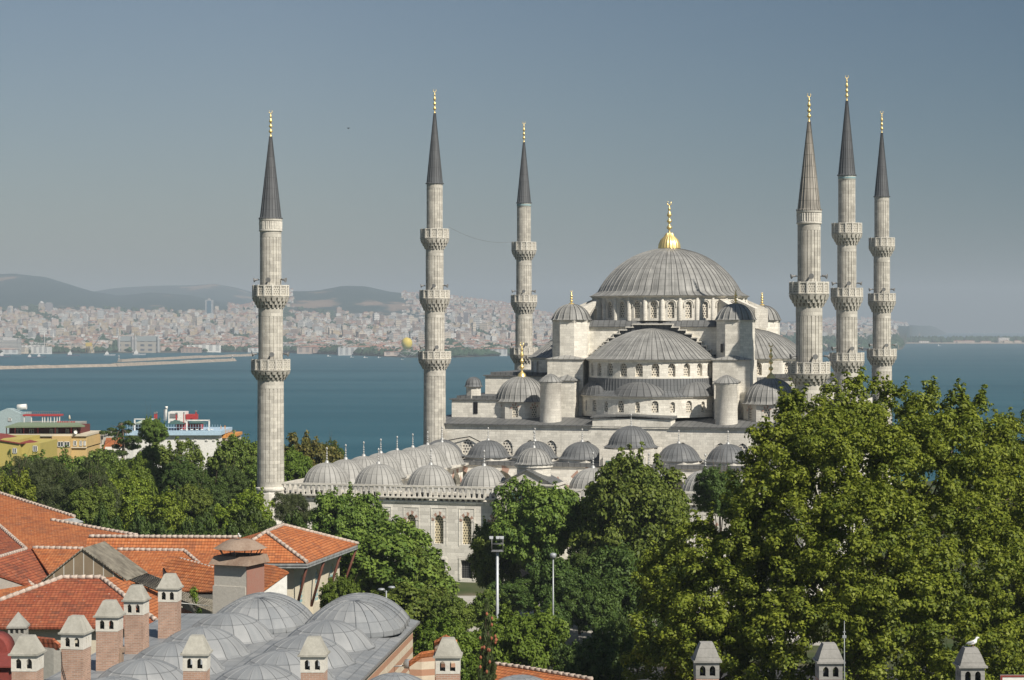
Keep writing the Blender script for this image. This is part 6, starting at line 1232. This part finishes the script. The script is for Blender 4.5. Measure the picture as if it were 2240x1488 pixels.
# silo, crane, small mosque, long halls on the quay
Z = zc(20) + 30; s = Z / F; p = far(20, 780, Z); o = tag(empty("grain_silo", (p.x, p.y, SEA + 2)), "pale harbour silo block at the left end of the far quay", "silo")
m = MB(); m.box(-24 * s, -14 * s, 0, 10 * s, -3, 38 * s); m.box(-14 * s, 22 * s, 1, 14 * s, -3, 28 * s); m.box(18 * s, 25 * s, 0, 8 * s, -3, 34 * s); m.build("silo_body", bm((.5, .47, .42)), o); m = MB(); m.hexa([(-14 * s, 0, 28 * s), (22 * s, 0, 28 * s), (22 * s, 15 * s, 28 * s), (-14 * s, 15 * s, 28 * s), (-14 * s, 6 * s, 36 * s), (22 * s, 6 * s, 33 * s), (22 * s, 9 * s, 33 * s), (-14 * s, 9 * s, 36 * s)]); m.build("roof", mg, o)
Z = zc(195) + 25; s = Z / F; p = far(195, 780, Z); o = tag(empty("harbour_crane", (p.x, p.y, SEA + 2)), "yellow dockside crane with a slanting dark jib", "crane")
m = MB(); [m.tube([(x * s, 0, 0), (x * .4 * s, 0, 22 * s)], .7 * s, 5) for x in (-9, -3, 3, 9)]; m.box(-7 * s, 6 * s, -3 * s, 3 * s, 14 * s, 22 * s); m.build("tower", flat("crane yellow", (.55, .38, .08), .6), o); m = MB(); m.tube([(8 * s, 0, 12 * s), (28 * s, 0, 40 * s)], 1.0 * s, 5); m.build("jib", M['horn'], o)
for u, v0, lab in ((97, 718, "left one of two thin white minarets on the far shore"), (116, 719, "right one of two thin white minarets on the far shore")):
    Z = zc(u) + 160; s = Z / F; p = far(u, 768, Z); h = (768 - v0) * s; m = MB(); m.lathe([(1.6 * s, -4), (1.4 * s, h * .6), (2.0 * s, h * .61), (2.0 * s, h * .65), (1.1 * s, h * .66), (1.0 * s, h * .82), (0, h)], 8); tag(m.build("far_minaret", UNITS[("white", 0)].materials[0], None, p), lab, "minaret")
# two breakwaters with small lights
def mole(pts, wd, lab):
    m = MB(); P = [Vector(((u - 1120) * 70 / (v - HV), 70 * F / (v - HV))) for u, v in pts]
    for a, b in zip(P, P[1:]):
        n_ = max(2, int((b - a).length / 25)); d = (b - a).normalized(); nn = Vector((-d.y, d.x))
        for i in range(n_):
            p, q = a.lerp(b, i / n_), a.lerp(b, (i + 1) / n_); j = tr.uniform(-.5, .8); m.hexa([(*(p - nn * wd), SEA - 1), (*(q - nn * wd), SEA - 1), (*(q + nn * wd), SEA - 1), (*(p + nn * wd), SEA - 1), (*(p - nn * wd * .5), SEA + 5 + j), (*(q - nn * wd * .5), SEA + 5 + j), (*(q + nn * wd * .5), SEA + 5 + j), (*(p + nn * wd * .5), SEA + 5 + j)])
    return tag(m.build("breakwater", flat("rubble mole", (.3, .25, .2), .95, .05, var=.3, sc=.2)), lab, "breakwater", "breakwaters off the far harbour")
mole([(-120, 811), (0, 808), (250, 802), (510, 790)], 8, "longer breakwater reaching in from the left edge of the sea")
mole([(262, 792), (420, 784), (552, 779)], 6, "shorter breakwater lying behind the longer one near the harbour")
for u, v, lab in ((508, 790, "tiny white light on the end of the longer breakwater"), (260, 791, "tiny white light on the left end of the shorter breakwater"), (551, 778, "tiny white light on the right end of the shorter breakwater")):
    Z = 70 * F / (v - HV); s = Z / F; m = MB(); m.lathe([(2.0 * s, 2), (1.2 * s, 8 * s), (1.8 * s, 8 * s), (1.4 * s, 10 * s), (0, 12 * s)], 8); tag(m.build("harbour_light", UNITS[("white", 0)].materials[0], None, ((u - 1120) * s, Z, SEA + 2)), lab, "lighthouse")
# tethered yellow balloon over its ring net
Z = zc(890) - 60; s = Z / F; p = far(890, 751, Z); o = tag(empty("tethered_balloon", (p.x, p.y, SEA)), "round yellow tethered balloon hovering over the far waterfront", "balloon")
m = MB(); m.lathe([(0, -13 * s), (6 * s, -12 * s), (10.5 * s, -7 * s), (12.2 * s, 0), (10.8 * s, 6.5 * s), (6.5 * s, 11 * s), (0, 13 * s)], 20); m.build("envelope", flat("balloon yellow", (.62, .47, .07), .5), o, (0, 0, p.z - SEA))
m = MB(); m.tube([(math.cos(t) * 24 * s, math.sin(t) * 24 * s, (13 + 2 * math.cos(4 * t)) * s) for t in [2 * PI * i / 24 for i in range(25)]], .5 * s, 4); [m.tube([(math.cos(t) * 24 * s, math.sin(t) * 24 * s, 13 * s), (4 * s * math.cos(t), 4 * s * math.sin(t), 1)], .3 * s, 4) for t in [2 * PI * i / 12 for i in range(12)]]; m.build("mooring_net", mg, o)
# ships
def ship(u, v, L, lab, group=None, cat="ship", hull=(.3, .3, .32), sup=(.65, .63, .6)):
    Z = 70 * F / (v - HV); s = Z / F; o = tag(empty("ship", ((u - 1120) * s, Z, SEA)), lab, cat, group); l = L * s / 2; m = MB(); b_ = l * .22
    m.hexa([(-l * .9, -b_ * .7, -.5), (l * .85, -b_ * .7, -.5), (l * .85, b_ * .7, -.5), (-l * .9, b_ * .7, -.5), (-l, -b_, l * .18), (l, -b_, l * .2), (l, b_, l * .2), (-l, b_, l * .18)]); m.build("hull", flat("hull", hull, .6), o)
    m = MB(); m.box(-l * .75, -l * .2, -b_ * .7, b_ * .7, l * .18, l * .5); m.box(-l * .6, -l * .3, -b_ * .5, b_ * .5, l * .5, l * .62); m.lathe([(l * .06, l * .6), (l * .05, l * .8)], 8, -l * .45, 0); m.build("superstructure", flat("ship white", sup, .6), o)
for i, (u, v, L) in enumerate([(1976, 728.2, 14), (2122, 718.6 + 8, 5), (2154, 726.8, 4), (2172, 726.4, 4), (2125, 730, 6), (2156, 730, 7), (2191, 729, 7), (2047, 726.6, 5)]): ship(u, v, L, "small hazy ship anchored near the horizon to the right", "ships anchored near the horizon")
ship(2055, 757, 9, "small white ferry off the wooded spit at the right", None, "ferry", (.6, .6, .6))
for i, (u, v, L) in enumerate([(10, 781, 26), (70, 783, 22), (90, 782, 20), (160, 779, 30)]): ship(u, v, L, "white and dark ferry moored at the far harbour quay", "ferries moored at the far quay", "ferry", (.1, .12, .17))
for i, (u, v, L) in enumerate([(240, 778, 26), (305, 777, 30)]): ship(u, v, L, "white ferry moored in front of the old stone terminal", "ferries in front of the terminal", "ferry", (.5, .5, .5))
for i, (u, v, L) in enumerate([(830, 783, 8), (880, 787, 6), (800, 783, 10), (770, 782, 8), (720, 780, 9)]): ship(u, v, L, "small pale boat moored along the far shore between the left minarets", "small boats along the far shore", "boat", (.6, .58, .55))
# ---------------------------------------------------------------- haze
hm = bpy.data.materials.new("haze"); hm.use_nodes = True; nt = hm.node_tree; nt.nodes.remove(nt.nodes["Principled BSDF"])
pv = nt.nodes.new("ShaderNodeVolumePrincipled"); pv.inputs["Color"].default_value = (.7, .81, .92, 1); pv.inputs["Density"].default_value = HAZE; pv.inputs["Anisotropy"].default_value = 0.0
nt.links.new(pv.outputs[0], nt.nodes["Material Output"].inputs["Volume"])
m = MB(); m.box(-27000, 27000, -400, 20300, -39, 420); tag(m.build("haze", hm), kind="stuff")
